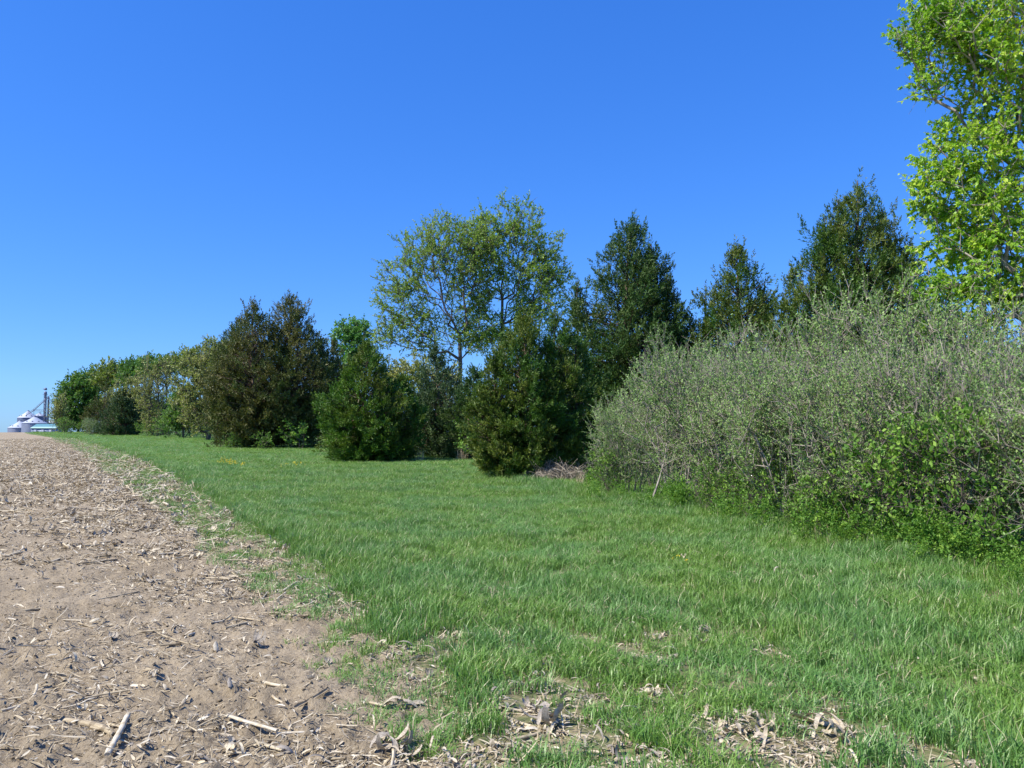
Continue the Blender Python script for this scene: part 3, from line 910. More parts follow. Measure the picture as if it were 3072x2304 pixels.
def stalk_mesh(rng, L, R, bend=0.05, split=False):
    mb = MB()
    nseg = max(3, int(L / 0.035)); k = 7
    t = np.linspace(0, 1, nseg + 1)
    cy = bend * L * np.sin(np.pi * t) + np.cumsum(rng.normal(size=nseg + 1)) * 0.0012
    cz = R * 0.75 + 0.02 * L * rng.random() * t
    node = rng.integers(2, 4)
    off = rng.integers(0, node + 1)
    rr = R * (1 - 0.18 * t) * (1 + 0.16 * ((np.arange(nseg + 1) + off) % (node + 1) == 0)) * (0.94 + 0.1 * rng.random(nseg + 1))
    an = np.linspace(0, 2 * np.pi * (0.55 if split else 1), k, endpoint=split) + (np.pi if split else 0)
    flat = 0.6 + 0.35 * rng.random()
    v = np.stack([np.repeat((t * L - L / 2)[:, None], k, 1), cy[:, None] + rr[:, None] * np.cos(an)[None], (cz[:, None] if np.ndim(cz) else cz) + flat * rr[:, None] * np.sin(an)[None]], -1)
    f = []; tt = []
    for i in range(nseg):
        nd = ((i + off) % (node + 1) == 0)
        for j in range(k if not split else k - 1):
            f.append([i * k + j, i * k + (j + 1) % k, (i + 1) * k + (j + 1) % k, (i + 1) * k + j]); tt.append(0.1 if nd and not split else 0.5 + 0.3 * rng.random())
    mb.add(v.reshape(-1, 3), np.array(f), np.array(tt))
    if not split:
        for e in (0, nseg):
            ring = v[e]; c = ring.mean(0) + np.array([(-0.004 if e else 0.004), 0, 0])
            vv = np.concatenate([ring, c[None]]); ff = np.array([[j, (j + 1) % k, k] for j in range(k)])
            mb.add(vv, ff if e == 0 else ff[:, ::-1], 0.15)
    return mb.mesh('corn_stalk', M['stalk'])

rl = np.random.default_rng(33)
stalks = [stalk_mesh(rl, l, r, b_, sp) for (l, r, b_, sp) in [(0.22, .011, .03, 0), (0.30, .010, .05, 0), (0.16, .012, .0, 0), (0.12, .010, .0, 0), (0.26, .013, -.06, 0), (0.38, .009, .08, 0), (0.18, .012, .05, 1), (0.25, .011, .03, 1), (0.14, .007, .1, 0), (0.20, .006, .16, 0)]]
husks = [husk_mesh(rl, k_) for k_ in ('clump', 'clump', 'clump', 'fan', 'leaf', 'leaf', 'leaf', 'cup', 'cup', 'cup', 'clump', 'leaf')]
def chip(rng, L, W):
    mb = MB(); strip(mb, rng, L, W, rng.normal() * 0.9, 0.3 * rng.random(), 0.001, nx=4, tint=0.3 + 0.6 * rng.random()); return mb.mesh('chip', M['stalk'] if rng.random() < 0.55 else M['husk'])
chips = [chip(rl, l, w_) for l, w_ in [(.07, .005), (.10, .004), (.14, .006), (.05, .009), (.07, .012), (.04, .007), (.11, .009), (.17, .006), (.06, .014), (.09, .006), (.12, .004), (.045, .010)]]

# hand placed pieces: (px, py, heading deg in the picture plane, mesh factory, label, tilt)
def place(name, me, px, py, az, label, cat, s=1.0, dz=0.0, tilt=(0, 0), group=None, stack=0.0):
    g = G(px, py)
    o = bpy.data.objects.new(name, me); COL.objects.link(o)
    o.location = (g[0], g[1], float(height(np.array([g[0]]), np.array([g[1]]))[0]) + dz + stack)
    o.rotation_euler = (tilt[0], tilt[1], az); o.scale = (s, s, s)
    return tag(o, label, cat, group)

def two(px0, py0, px1, py1):
    a, b = G(px0, py0), G(px1, py1)
    return (px0 + px1) / 2, (py0 + py1) / 2, math.atan2(b[1] - a[1], b[0] - a[0]), float(np.linalg.norm(b - a))

hero = [
    ((195, 2160, 340, 2208), .020, 'thick pale split corn stalk lying level on bare soil, nearest the bottom left corner', 0.010, 0),
    ((275, 2178, 332, 2192), .014, 'short pale stalk piece lying against the thick pale split stalk', 0.016, 0),
    ((325, 2275, 390, 2155), .017, 'grey brown corn stalk pointing towards the camera beside the thick pale stalk', 0.022, 0),
    ((680, 2155, 830, 2205), .013, 'long pale jointed corn stalk on bare soil crossing the bottom centre left', 0.012, 0),
    ((830, 2203, 940, 2197), .010, 'greyish corn stalk continuing in line with the long pale jointed stalk', 0.012, 0),
    ((775, 2200 + 30, 850, 2252), .014, 'stubby corn stalk half sunk in soil below the long jointed stalk', 0.010, 0),
    ((815, 2082, 856, 2112), .009, 'small straw yellow stalk piece leaning beside the dark litter heap', 0.012, 0),
    ((890, 2135, 985, 2078), .015, 'dark split corn stalk in the litter heap near the ragged grass', 0.012, 1),
    ((650, 1853, 780, 1870), .012, 'long thin corn stalk lying across bare soil near the sparse grass strip', 0.008, 0),
    ((845, 1862, 925, 1862), .012, 'corn stalk piece with a dark broken end at the tuft edge', 0.010, 0),
    ((285, 1806, 420, 1780), .008, 'long thin brown stalk on soil left of the stubble', 0.006, 0),
    ((470, 1925, 600, 1975), .007, 'thin bent stalk arched over the bare soil', 0.006, 0),
    ((60, 1845, 120, 1838), .014, 'short tan stalk at the left edge of the field', 0.008, 0),
    ((235, 1880, 290, 1902), .010, 'pale straight stalk piece on bare soil left of the bent stalk', 0.008, 0),
    ((1120, 2228, 1200, 2222), .010, 'bleached white straight stalk at the boundary between soil and grass', 0.014, 0),
    ((485, 1870, 500, 1900), .010, 'short upright looking pale stalk piece lying end on', 0.012, 0),
    ((790, 2055, 860, 2070), .013, 'blunt pale stalk stump beside curled grey husks', 0.012, 0),
    ((1110, 2115, 1160, 2125), .012, 'tan stalk piece wedged under grass tufts at the soil boundary', 0.012, 0),
]
for (pp, R, lab, dz, sp) in hero:
    px, py, az, ln = two(*pp)
    place('corn_stalk', stalk_mesh(rl, max(0.06, ln), R, 0.03 * rl.normal(), bool(sp)), px, py, az, lab, 'corn stalk', dz=dz - 0.008)
hh = [(650, 1955, 7, 1.5, 'flat pale husk lying beside the splayed grey husk cluster'), (760, 1955, 3, 1.35, 'splayed grey husk cluster with fraying strips on bare soil'),
      (1150, 2255, 0, 1.5, 'large curled grey husk knot near the bottom at the grass boundary'), (1190, 2120, 1, 1.1, 'curled grey husks knotted beside the grass tufts'),
      (690, 2075, 7, 1.2, 'small pair of curved grey husks on open soil'), (830, 2265, 8, 1.2, 'rolled husk scoop near the bottom centre left'),
      (210, 2010, 4, .9, 'small blue grey husk scrap on open bare soil at left'), (245, 1745, 7, 1.1, 'rounded grey white husk lying alone on bare soil'),
      (480, 1660, 7, 1.4, 'pale striped husk half buried near the middle of the field'), (490, 2070, 8, .7, 'small round grey husk on smooth soil'),
      (2820, 2200, 9, 1.0, 'smooth grey husk standing upright in tall grass at right'), (2475, 2190, 1, 1.4, 'big tangled husk bundle on top of the right hand litter pile'),
      (1640, 2170, 0, 1.7, 'large grey folded husk on top of the central litter pile'), (1690, 2120, 7, 1.1, 'pale cupped husk standing behind the central litter pile'),
      (1540, 1785, 8, 1.0, 'tan cupped husk standing in grass at mid distance'), (1860, 1955, 9, 1.0, 'pale husk blade pointing up out of the grass')]
for (px, py, vi, s, lab) in hh:
    up = 'upright' in lab or 'standing' in lab or 'pointing up' in lab
    place('corn_husk', husks[vi], px, py, rl.random() * 6.283, lab, 'corn husk', s=s * (0.55 if up else 0.8), dz=0.02 if up else 0.004, tilt=(0, -1.1 if up else 0))

# many alike pieces: the 300 largest as objects, the rest as stuff
def spread_points(rng, dens, dmin, dmax):
    p = wedge(lambda d: dens(d) * 1.5, dmin, dmax, rng, 36)
    x, y = p[:, 0], p[:, 1]
    e1 = edge(E1, y); e2 = edge(E2, y)
    wgt = np.where(x < e2, 0.50 + 0.50 * np.exp(-((e2 - x) / (0.55 + 0.07 * y)) ** 2) * 1.9, np.where(x < e1, 1.3, 0.30 * np.clip((11 - y) / 4, 0, 1)))
    pn = fnoise(x * 1.1, y * 1.6, 91, 3)
    wgt = wgt * np.clip((pn - 0.30) * 3.4, 0.12, 1.3) * 0.62
    return p[rng.random(len(p)) < wgt]

def pile_points(rng, per):
    out = []
    for q, r in PW:
        k = rng.poisson(per * (r / 0.2) ** 1.5)
        a = rng.random(k) * 6.283; rr = r * np.abs(rng.normal(size=k)) * 1.1
        out.append(np.stack([q[0] + np.cos(a) * rr * 1.3, q[1] + np.sin(a) * rr], 1))
    return np.concatenate(out)

def many(name, meshes, pts, label, group, cat, rng, smin, smax, zoff, grow_d, tiltv=0.12, weights=None, limit=300, stuff_label=None):
    d = np.hypot(pts[:, 0], pts[:, 1])
    s = (smin + (smax - smin) * rng.random(len(pts)) ** 1.5) * np.clip(d / (grow_d * 0.6), 1, 2.2)
    z = height(pts[:, 0], pts[:, 1]) + zoff
    idx = rng.choice(len(meshes), len(pts), p=weights)
    rot = np.column_stack([rng.normal(size=(len(pts), 2)) * tiltv, rng.random(len(pts)) * 6.283])
    key = s / d
    o_ = np.argsort(-key)
    for i in o_[:limit]:
        o = bpy.data.objects.new(name, meshes[idx[i]]); COL.objects.link(o)
        o.location = (pts[i, 0], pts[i, 1], z[i]); o.rotation_euler = tuple(rot[i]); o.scale = (s[i],) * 3
        on_grass = pts[i, 0] > edge(E1, pts[i, 1])
        look = label[idx[i]]
        where = 'caught in the grass' if on_grass else 'scattered on the bare soil'
        lab = look + ' ' + where
        grp = lab.replace('corn', 'corn', 1) + ', one of many'
        tag(o, lab, cat, grp)
    r = o_[limit:]
    if len(r):
        stuff(stuff_label[0], meshes, np.column_stack([pts[r], z[r]]), rot[r], np.repeat(s[r][:, None], 3, 1), idx[r], stuff_label[1], stuff_label[2])
    print(name, len(pts))

SLOOK = ['medium straight corn stalk piece', 'long slightly bent corn stalk piece', 'short thick corn stalk piece', 'stubby corn stalk end', 'thick corn stalk bent backwards', 'longest thin corn stalk piece',
         'short split half of a corn stalk', 'long split half of a corn stalk', 'short thin bent corn stalk tip', 'thin arched corn stalk tip']
HLOOK = ['crumpled knot of weathered corn husk', 'tangled bunch of weathered corn husk', 'loose cluster of weathered corn husk', 'fanned out weathered corn husk', 'long curled strip of corn husk', 'narrow strip of corn leaf',
         'wavy strip of corn leaf', 'cupped scrap of corn husk', 'rolled scrap of corn husk', 'folded scrap of corn husk', 'small shredded bundle of corn husk', 'thin twisted strip of corn husk']
rp = np.random.default_rng(44)
pS = np.concatenate([spread_points(rp, lambda d: 30 / max(1, d / 6) ** 1.3, 2.8, 70), pile_points(rp, 2.0)])
many('corn_stalk', stalks, pS, SLOOK, None, 'corn stalk', rp, 0.45, 1.0, 0.002, 12,
     weights=np.array([1, .8, 1.4, 1.6, .8, .4, 1, .7, 1.3, 1]) / 10.0, stuff_label=('stalk_litter', 'small broken corn stalk bits scattered over the field', 'stalk litter'))
pH = np.concatenate([spread_points(rp, lambda d: 26 / max(1, d / 6) ** 1.3, 2.8, 70), pile_points(rp, 15)])
many('corn_husk', husks, pH, HLOOK, None, 'corn husk', rp, 0.26, 0.68, 0.001, 12, tiltv=0.12,
     stuff_label=('husk_litter', 'small weathered husk scraps scattered over the field', 'husk litter'))
pC = np.concatenate([spread_points(rp, lambda d: 1800 / max(1, d / 5) ** 1.35, 2.6, 110), pile_points(rp, 120)])
dC = np.hypot(pC[:, 0], pC[:, 1])
sC = (0.5 + 0.9 * rp.random(len(pC)) ** 2) * np.clip(dC / 7.5, 1, 3.6)
stuff('chopped_crop_litter', chips, np.column_stack([pC, height(pC[:, 0], pC[:, 1]) + 0.003]), np.column_stack([rp.normal(size=(len(pC), 2)) * 0.22, rp.random(len(pC)) * 6.283]),
      np.repeat(sC[:, None], 3, 1), rp.integers(0, 12, len(pC)), 'fine chopped straw and leaf litter over the tilled soil', 'crop litter')
print('chips', len(pC))

# ------------------------------------------------------------------ cedars
def mpx(d): return d / F3
def cedar_px(name, px, base_py, d, top_py, leaders, label, mat, seed, **kw):
    """leaders in pixels: (px, top_py, half width px, share, z0 fraction, depth offset m)"""
    base = G(px, base_py) if base_py else ground_at(px, d)
    dd = base[1]
    out = []
    for (lx, ly, hw, sh, z0, dy) in leaders:
        tp = P(lx, ly, dd)
        H = tp[2] - base[2]
        out.append((tp[0] - base[0], dy, z0 * H, H, hw * mpx(dd), sh))
    return conifer(name, base, out, label, M and mat, dd, seed, **kw)

BIG = 'cedar tree'
cedar_px('cedar_tree', 1100, 1388, None, 0, [(1098, 1035, 138, 0.52, 0, 0), (1185, 1120, 98, 0.28, 0, 0.6), (1030, 1130, 80, 0.2, 0, 0.2)], 'bright green bushy cedar standing alone at the grass in front of the brown cedar', 'green_cedar', 101, plume_n=2300, nb=24)
cedar_px('cedar_tree', 800, 1346, None, 0, [(862, 888, 160, 0.26, 0, 0), (730, 950, 130, 0.20, 0, 0), (905, 905, 110, 0.12, 0.1, -1), (700, 1040, 95, 0.14, 0, -0.5), (965, 1005, 120, 0.17, 0, 1.5), (795, 915, 130, 0.15, 0.1, -1.5)],
         'largest brown bronze cedar with several pointed tops left of the green cedar', 'brown_cedar', 102, plume_n=5200, nb=22, ragged=0.3)
cedar_px('cedar_tree', 1320, 1375, None, 0, [(1320, 1040, 105, 0.6, 0, 0), (1260, 1160, 75, 0.4, 0, 0.8)], 'slim dark blue green cedar below the tall maples, right of the lone green cedar', 'blue_cedar', 103, plume_n=1400, nb=22)
cedar_px('cedar_tree', 1570, 1440, None, 0, [(1565, 930, 140, 0.42, 0, 0), (1475, 1060, 100, 0.2, 0, 0), (1660, 930, 130, 0.24, 0, 0.5), (1740, 990, 120, 0.14, 0, 1.2)], 'yellowish green cedar in front of the tallest dark cedar, above the brush pile', 'olive_cedar', 104, plume_n=2900, nb=24)
cedar_px('cedar_tree', 1850, None, 30.0, 0, [(1850, 665, 205, 0.42, 0, 0), (1945, 745, 150, 0.24, 0.15, -0.4), (1722, 845, 120, 0.14, 0, 0), (1985, 840, 110, 0.14, 0.2, 0)],
         'tallest dark green cedar with a pointed top, right of the maples', 'dark_cedar', 105, plume_n=3900, nb=24)
cedar_px('cedar_tree', 2205, None, 29.0, 0, [(2205, 735, 190, 0.56, 0, 0), (2125, 860, 130, 0.2, 0, 0.4), (2285, 850, 140, 0.24, 0, 0.4)], 'smaller pyramidal cedar behind the grey green thicket, left of the broad cedar', 'olive_cedar', 106, plume_n=2600, nb=22)
cedar_px('cedar_tree', 2560, None, 25.0, 0, [(2572, 545, 215, 0.26, 0, 0), (2665, 620, 200, 0.2, 0.05, 0.3), (2455, 655, 200, 0.2, 0, 0), (2760, 715, 170, 0.14, 0.1, 0.5), (2505, 600, 150, 0.1, 0.2, -0.3), (2390, 800, 120, 0.1, 0, 0.4)], 'broad cedar behind the thicket next to the bright leafy maple', 'olive_cedar', 107, plume_n=4600, nb=24)
cedar_px('cedar_tree', 2030, None, 34.0, 0, [(2020, 950, 90, 1.0, 0, 0)], 'low dark cedar filling the gap between the tallest and the pyramidal cedar', 'dark_cedar', 108, plume_n=700, nb=20)
cedar_px('cedar_tree', 355, 1309, None, 0, [(370, 1168, 62, 1.0, 0, 0)], 'distant bluish cedar standing at the far end of the hedgerow', 'blue_cedar', 109, plume_n=1000, nb=20, ragged=0.25)
cedar_px('cedar_tree', 310, None, 140.0, 0, [(315, 1152, 50, 0.6, 0, 0), (290, 1200, 50, 0.4, 0, 0)], 'distant brown cedar behind the bluish cedar at the far end', 'brown_cedar', 110, plume_n=700, nb=18, ragged=0.4)
cedar_px('cedar_tree', 400, None, 150.0, 0, [(405, 1140, 30, 1.0, 0.1, 0)], 'thin rusty cedar top showing above the distant bluish cedar', 'brown_cedar', 111, plume_n=260, nb=18)
cedar_px('cedar_tree', 1010, None, 66.0, 0, [(1000, 1020, 70, 1.0, 0, 0)], 'narrow brown cedar squeezed behind the brown cedar and the round green tree', 'brown_cedar', 112, plume_n=600, nb=20)
cedar_px('cedar_tree', 1415, None, 37.0, 0, [(1410, 1100, 80, 1.0, 0, 0)], 'dark low cedar in shade between the slim blue green and the yellowish cedar', 'dark_cedar', 113, plume_n=700, nb=22)

# ------------------------------------------------------------------ maples and other broadleaf trees
def bl_px(px, d, ells, trunk_px, **kw):
    base = ground_at(px, d)
    ch = [[(0, 0, -0.1)] + [tuple((P(a, b_, d) - base) + np.array([0, 0, 0])) for (a, b_) in trunk_px]]
    return broadleaf(kw.pop('name', 'tree'), base, ch, eloc(base, d, ells), **kw)

bl_px(1382, 58.0, [(1310, 760, 135, 110), (1420, 760, 80, 120), (1225, 870, 105, 120), (1390, 860, 90, 140), (1180, 960, 60, 60), (1290, 990, 120, 90), (1420, 1010, 70, 60), (1340, 690, 50, 50), (1160, 1010, 50, 50), (1440, 740, 40, 70)],
      [(1381, 1230), (1381, 1080), (1378, 1000)], name='maple_tree', label='tall sparse maple with yellowish new leaves and visible limbs, left of its greener twin', leaf='maple_yel', seed=201,
      npts=1000, twigs=5, tl=0.65, k=14, size=0.135, rt=0.011, twig_r=0.010, bare=0.15, clump=0.3, cat='maple tree', rmax=0.24)
bl_px(1506, 60.0, [(1550, 680, 90, 95), (1480, 760, 90, 100), (1620, 770, 85, 95), (1560, 850, 110, 70), (1660, 840, 60, 60), (1450, 880, 60, 60), (1600, 930, 110, 50), (1455, 700, 75, 75), (1500, 1000, 130, 60), (1430, 940, 60, 70)],
      [(1506, 1200), (1506, 1000), (1507, 900)], name='maple_tree', label='tall fresh green maple with the highest crown at the centre', leaf='maple_green', seed=202,
      npts=1000, twigs=5, tl=0.65, k=15, size=0.140, rt=0.011, twig_r=0.010, bare=0.05, clump=0.25, cat='maple tree', rmax=0.26)
bl_px(1062, 75.0, [(1060, 1010, 62, 58), (1065, 1080, 65, 60)], [(1062, 1250), (1062, 1120)], name='leafy_tree', label='small round deep green tree between the brown cedar and the tall maples', leaf='poplar_leaf', seed=203,
      npts=260, twigs=5, tl=0.6, k=8, size=0.24, rt=0.013, twig_r=0.012, cat='tree')
bl_px(1230, 56.0, [(1190, 1130, 60, 70), (1260, 1150, 80, 90), (1340, 1180, 60, 80)], [(1230, 1290), (1230, 1230)], name='budding_tree', label='low yellowish budding tree behind the lone green cedar', leaf='tan_bud', seed=204,
      npts=260, twigs=5, tl=0.55, k=8, size=0.17, rt=0.011, twig_r=0.010, cat='tree')
# far hedgerow
far = [
    (625, 82, [(640, 1130, 70, 105), (570, 1180, 55, 110), (680, 1090, 40, 60)], [(625, 1280), (622, 1180)], 'tan_bud', 'tan budding tree with olive leaves just left of the largest brown cedar', 330, .24, 8),
    (650, 90, [(650, 1070, 60, 50), (600, 1090, 55, 45), (560, 1080, 40, 35)], [(650, 1250), (645, 1140)], 'far_light', 'light green tree top with bare upright twigs behind the tan budding tree', 240, .24, 6),
    (470, 110, [(450, 1170, 45, 95), (500, 1150, 40, 80)], [(474, 1290), (475, 1180), (470, 1120)], 'tan_bud', 'pale tan tree with a dark forked trunk in the distant hedgerow', 200, .24, 6),
    (500, 125, [(500, 1105, 70, 38), (450, 1110, 50, 38), (550, 1100, 45, 35)], [(500, 1260), (500, 1160)], 'far_green', 'green tree rising behind the pale tan tree in the distant hedgerow', 240, .34, 8),
    (390, 120, [(375, 1190, 45, 50), (410, 1180, 42, 60)], [(390, 1290), (388, 1230)], 'tan_bud', 'small buff coloured tree behind the distant bluish cedar', 120, .30, 6),
    (360, 165, [(370, 1130, 55, 42), (320, 1135, 45, 45)], [(360, 1280), (360, 1190)], 'far_light', 'yellow green tree crown in the middle of the distant row', 220, .44, 9),
    (420, 150, [(430, 1118, 50, 36), (395, 1125, 45, 40)], [(420, 1280), (420, 1180)], 'far_green', 'round green crown second from the light top in the distant row', 200, .40, 9),
    (230, 185, [(225, 1200, 48, 75), (270, 1170, 50, 65), (200, 1215, 28, 55), (235, 1150, 30, 35)], [(235, 1290), (235, 1220)], 'far_green', 'dark green broad tree at the far end of the hedgerow', 340, .50, 9),
    (178, 178, [(175, 1240, 18, 38)], [(178, 1290), (178, 1260)], 'tan_bud', 'small pale beige shrubby tree at the very end of the hedgerow beside the grain bins', 60, .34, 5),
    (550, 95, [(550, 1230, 38, 60), (520, 1260, 35, 45)], [(550, 1290), (550, 1260)], 'far_green', 'low green sapling in front of the tan budding tree', 120, .24, 8),
]
for i, (px, d, el_, tr, leaf, lab, npt, sz, k_) in enumerate(far):
    wd_ = max(e[2] for e in el_)
    el_ = el_ + [(px, 1255, wd_ * 0.95, 50), (px - wd_ * 0.5, 1235, wd_ * 0.6, 60), (px + wd_ * 0.5, 1235, wd_ * 0.6, 60)]
    npt = int(npt * 2.0); k_ = int(k_ * 1.4)
    sz *= 0.8 if leaf == 'tan_bud' else 1.0
    bl_px(px, d, el_, tr, name='hedgerow_tree', label=lab, leaf=leaf, seed=300 + i, npts=npt, twigs=4, tl=0.0085 * d, k=k_, size=sz, rt=0.02, twig_r=0.02, group='trees of the distant hedgerow', up=0.7 if leaf == 'tan_bud' else 0.45, seg=1.5)

# near bright maple at the right edge
dM = 14.0
baseM = ground_at(3190, dM)
chM = [[(0, 0, -0.1), (0, 0, 1.5), (-0.05, 0, 3.0), (-0.2, 0, 4.6), (-0.3, 0, 6.2), (-0.35, 0.1, 7.8)]]
elM = eloc(baseM, dM, [(2900, 120, 210, 200), (3000, 420, 170, 200), (2880, 500, 130, 130), (2960, 720, 190, 150), (2860, 850, 140, 75), (3040, 880, 150, 90), (2960, 600, 150, 100), (3120, 250, 180, 260), (3280, 500, 160, 300), (3100, -120, 260, 200), (2820, 60, 110, 90), (2790, 960, 60, 22), (2950, 960, 120, 25), (2740, 130, 70, 50), (2790, 270, 80, 25), (2775, 600, 55, 100)])
broadleaf('maple_tree', baseM, chM, elM, 'bright yellow green maple reaching in from the right edge above the thicket', 'maple_bright', 401, npts=1750, twigs=5, tl=0.27, k=11, size=0.070, rt=0.007, twig_r=0.004,
          bark='pale_bark', tmpl=LEAF_LOBED, droop=0.75, cat='maple tree', up=0.15, seg=0.4, rmax=0.16, clump=0.5, shell=0.65)

# ------------------------------------------------------------------ thicket of grey green shrubs
def shrub_meshes(seed, H, R, npts, leaf, size, k, twigs, tl, stems=9, bark='pale_bark', bare=0.0, low=0.12, rt=0.004, twig_r=0.0035, tmpl=LEAF_OVAL, up=0.5):
    rng = np.random.default_rng(seed)
    ch = []
    for s in range(stems):
        a = rng.random() * 6.283; q = 0.10 + 0.3 * rng.random()
        b0 = np.array([math.cos(a) * q * R * 0.6, math.sin(a) * q * R * 0.6, -0.05])
        lean = np.array([math.cos(a), math.sin(a), 0]) * (0.15 + 0.3 * rng.random()) * R
        c = [tuple(b0)]
        for j in range(1, 4):
            t_ = j / 3
            c.append(tuple(b0 + lean * t_ + np.array([rng.normal() * 0.05, rng.normal() * 0.05, H * 0.5 * t_])))
        ch.append(c)
    ells = [(0, 0, H * 0.52, R, R, H * 0.48)]
    for q in range(6):
        a = rng.random() * 6.283
        ells.append((math.cos(a) * R * 0.5, math.sin(a) * R * 0.5, H * (0.35 + 0.4 * rng.random()), R * 0.5, R * 0.5, H * 0.28))
    root = broadleaf('tmp', (0, 0, 0), ch, ells, '', leaf, seed, npts=npts, twigs=twigs, tl=tl, k=k, size=size, rt=rt, bark=bark, up=up, seg=0.35, twig_r=twig_r, bare=bare,
                     parts=('stems', 'leaves'), wob=0.12, bf=0.25, tmpl=tmpl, clump=0.35, droop=0.0, rmax=0.03)
    kids = [c for c in root.children]
    mes = {c.name.split('.')[0]: c.data for c in kids}
    for c in kids: bpy.data.objects.remove(c)
    bpy.data.objects.remove(root)
    return mes

PR = {
    'grey': [shrub_meshes(501 + i, 3.2, 1.5, 520, 'olive_leaf', 0.044, 11, 5, 0.34, up=1.0, twig_r=0.0048, stems=13, rt=0.0048) for i in range(4)],
    'bush': [shrub_meshes(521 + i, 1.5, 0.9, 150, 'bush_leaf', 0.060, 5, 5, 0.22, stems=6, bark='bark') for i in range(2)],
    'sap': [shrub_meshes(531, 1.5, 0.55, 45, 'bush_leaf', 0.085, 6, 4, 0.22, stems=3, bark='bark')],
}
def shrub(kind, vi, px, base_py, H, label, cat='shrub', group=None, rz=0.0, wid=1.0, d=None, name='thicket_shrub'):
    base = G(px, base_py) if d is None else ground_at(px, d)
    h0 = {'grey': 3.35, 'bush': 1.6, 'sap': 1.7}[kind]
    s = H / h0
    root = thing(name, base - np.array([0, 0, 0.02]), label, cat, group, rz)
    mes = PR[kind][vi % len(PR[kind])]
    for nm, me in mes.items():
        o = bpy.data.objects.new(nm, me); COL.objects.link(o); o.parent = root; o.scale = (s * wid, s * wid, s)
    return root

GT = 'grey green shrubs of the thicket'
thk = [
    (1890, 1490, 2.35, .95, 'leftmost grey green shrub of the thicket beside the brush pile'),
    (2060, 1515, 2.95, .95, 'grey green shrub second from the brush pile end of the thicket'),
    (2230, 1545, 2.95, .95, 'grey green shrub in the thicket below the pyramidal cedar'),
    (2420, 1585, 2.85, .95, 'grey green shrub in the thicket in front of the broad cedar'),
    (2620, 1615, 2.8, .95, 'grey green shrub in the thicket below the broad cedar, with pale leaning stem'),
    (2830, 1640, 2.65, .95, 'grey green shrub in the thicket under the drooping maple leaves'),
    (3040, 1680, 2.5, .95, 'rightmost front grey green shrub cut by the right edge of the photo'),
    (3330, 1760, 2.6, .95, 'grey green shrub just past the right end of the thicket'),
]
for i, (px, py, H, wd, lab) in enumerate(thk):
    shrub('grey', i, px, py, H * (1.02, 1.16, 1.0, 1.13, 1.02, 1.16, 1.04, 1.1)[i], lab, group=GT, rz=1.3 * i, wid=wd)
back = [(2080, 20.5, 3.7, 'back row grey green shrub whose top shows left of the pyramidal cedar'), (2300, 17.5, 3.7, 'back row grey green shrub between the pyramidal and the broad cedar'),
        (2520, 15.5, 3.7, 'back row grey green shrub in front of the trunk of the broad cedar'), (2700, 15.0, 4.2, 'tallest back row grey green shrub touching the broad cedar'),
        (2900, 13.5, 3.7, 'back row grey green shrub behind the lowest maple leaves'), (3080, 12.5, 3.4, 'back row grey green shrub at the right edge'), (1960, 20.5, 2.6, 'low back row grey green shrub nearest the tallest cedar')]
for i, (px, d, H, lab) in enumerate(back):
    shrub('grey', i + 1, px, None, H * 1.06, lab, group=GT, rz=0.7 + 2.1 * i, d=d)
bushes = [(1840, 1500, .9, 'small bright green bush at the foot of the leftmost thicket shrub'), (2150, 1555, 1.0, 'bright green bush low in the thicket with a pale dead branch above'),
          (2290, 1585, 1.0, 'bright green bush filling the foot of the thicket left of the dark gap'), (2520, 1625, 1.1, 'bright green bush at the foot of the thicket near the straw mound'),
          (2700, 1655, 1.45, 'bright green bush right of the pale leaning stem'), (2870, 1680, 1.6, 'tall bright green bush near the right end of the thicket'),
          (3010, 1715, 1.5, 'bright green bush in front of the rightmost shrub'), (2420, 1610, .6, 'tiny green bush between two larger bushes at the thicket foot')]
for i, (px, py, H, lab) in enumerate(bushes):
    shrub('bush', i, px, py - 8, H * 1.3, lab, cat='bush', group='bright green bushes along the foot of the thicket', rz=1.9 * i, name='green_bush', wid=0.85)
saps = [(1505, 1435, 1.15, 'leafy green sapling at the foot of the yellowish cedar'), (890, 1350, 2.3, 'pale green sapling in the shade right of the brown cedar'),
        (700, 1350, 1.3, 'small light green sapling under the left skirt of the brown cedar'), (790, 1352, 1.4, 'small light green sapling under the middle of the brown cedar'),
        (360, 1308, 2.2, 'light green sapling at the foot of the distant bluish cedar'), (1780, 1440, 1.2, 'green sapling between the brush pile and the thicket')]
for i, (px, py, H, lab) in enumerate(saps):
    shrub('sap', 0, px, py, H, lab, cat='sapling', rz=i * 1.1, wid=1.3, name='sapling')
low = [(205, 1304, 3.2, 'low dark green bush at the far end of the hedgerow'), (580, 1314, 3.0, 'low grey green bush below the tan budding tree'), (270, 1306, 3.0, 'beige grey bush left of the distant bluish cedar'),
       (445, 1311, 2.8, 'low green bush beside the dark forked trunk'), (500, 1313, 3.0, 'low green bush under the pale tan tree'), (622, 1318, 3.4, 'low bush closing the gap left of the brown cedar'), (548, 1314, 3.0, 'low bush between the pale tan tree and the brown cedar')]
for i, (px, py, H, lab) in enumerate(low):
    shrub('bush' if i != 2 and i != 1 else 'grey', i, px, py, H, lab, cat='bush', rz=i * 1.7, wid=1.1, name='hedgerow_bush')
under = [(1360, 41, 2.2, 'added shrub blocking light behind the slim blue green cedar'), (1480, 33, 2.2, 'added shrub blocking light behind the left skirt of the yellowish cedar'), (1690, 29, 2.2, 'added shrub blocking light behind the brush pile'),  # backing shrubs added so no light leaks between the trunks at ground level
         (1790, 27, 2.4, 'added shrub blocking light under the tallest cedar'), (1200, 44, 2.4, 'added shrub blocking light right behind the lone green cedar'), (960, 62, 3.0, 'added shrub blocking light between the brown and the lone green cedar')]
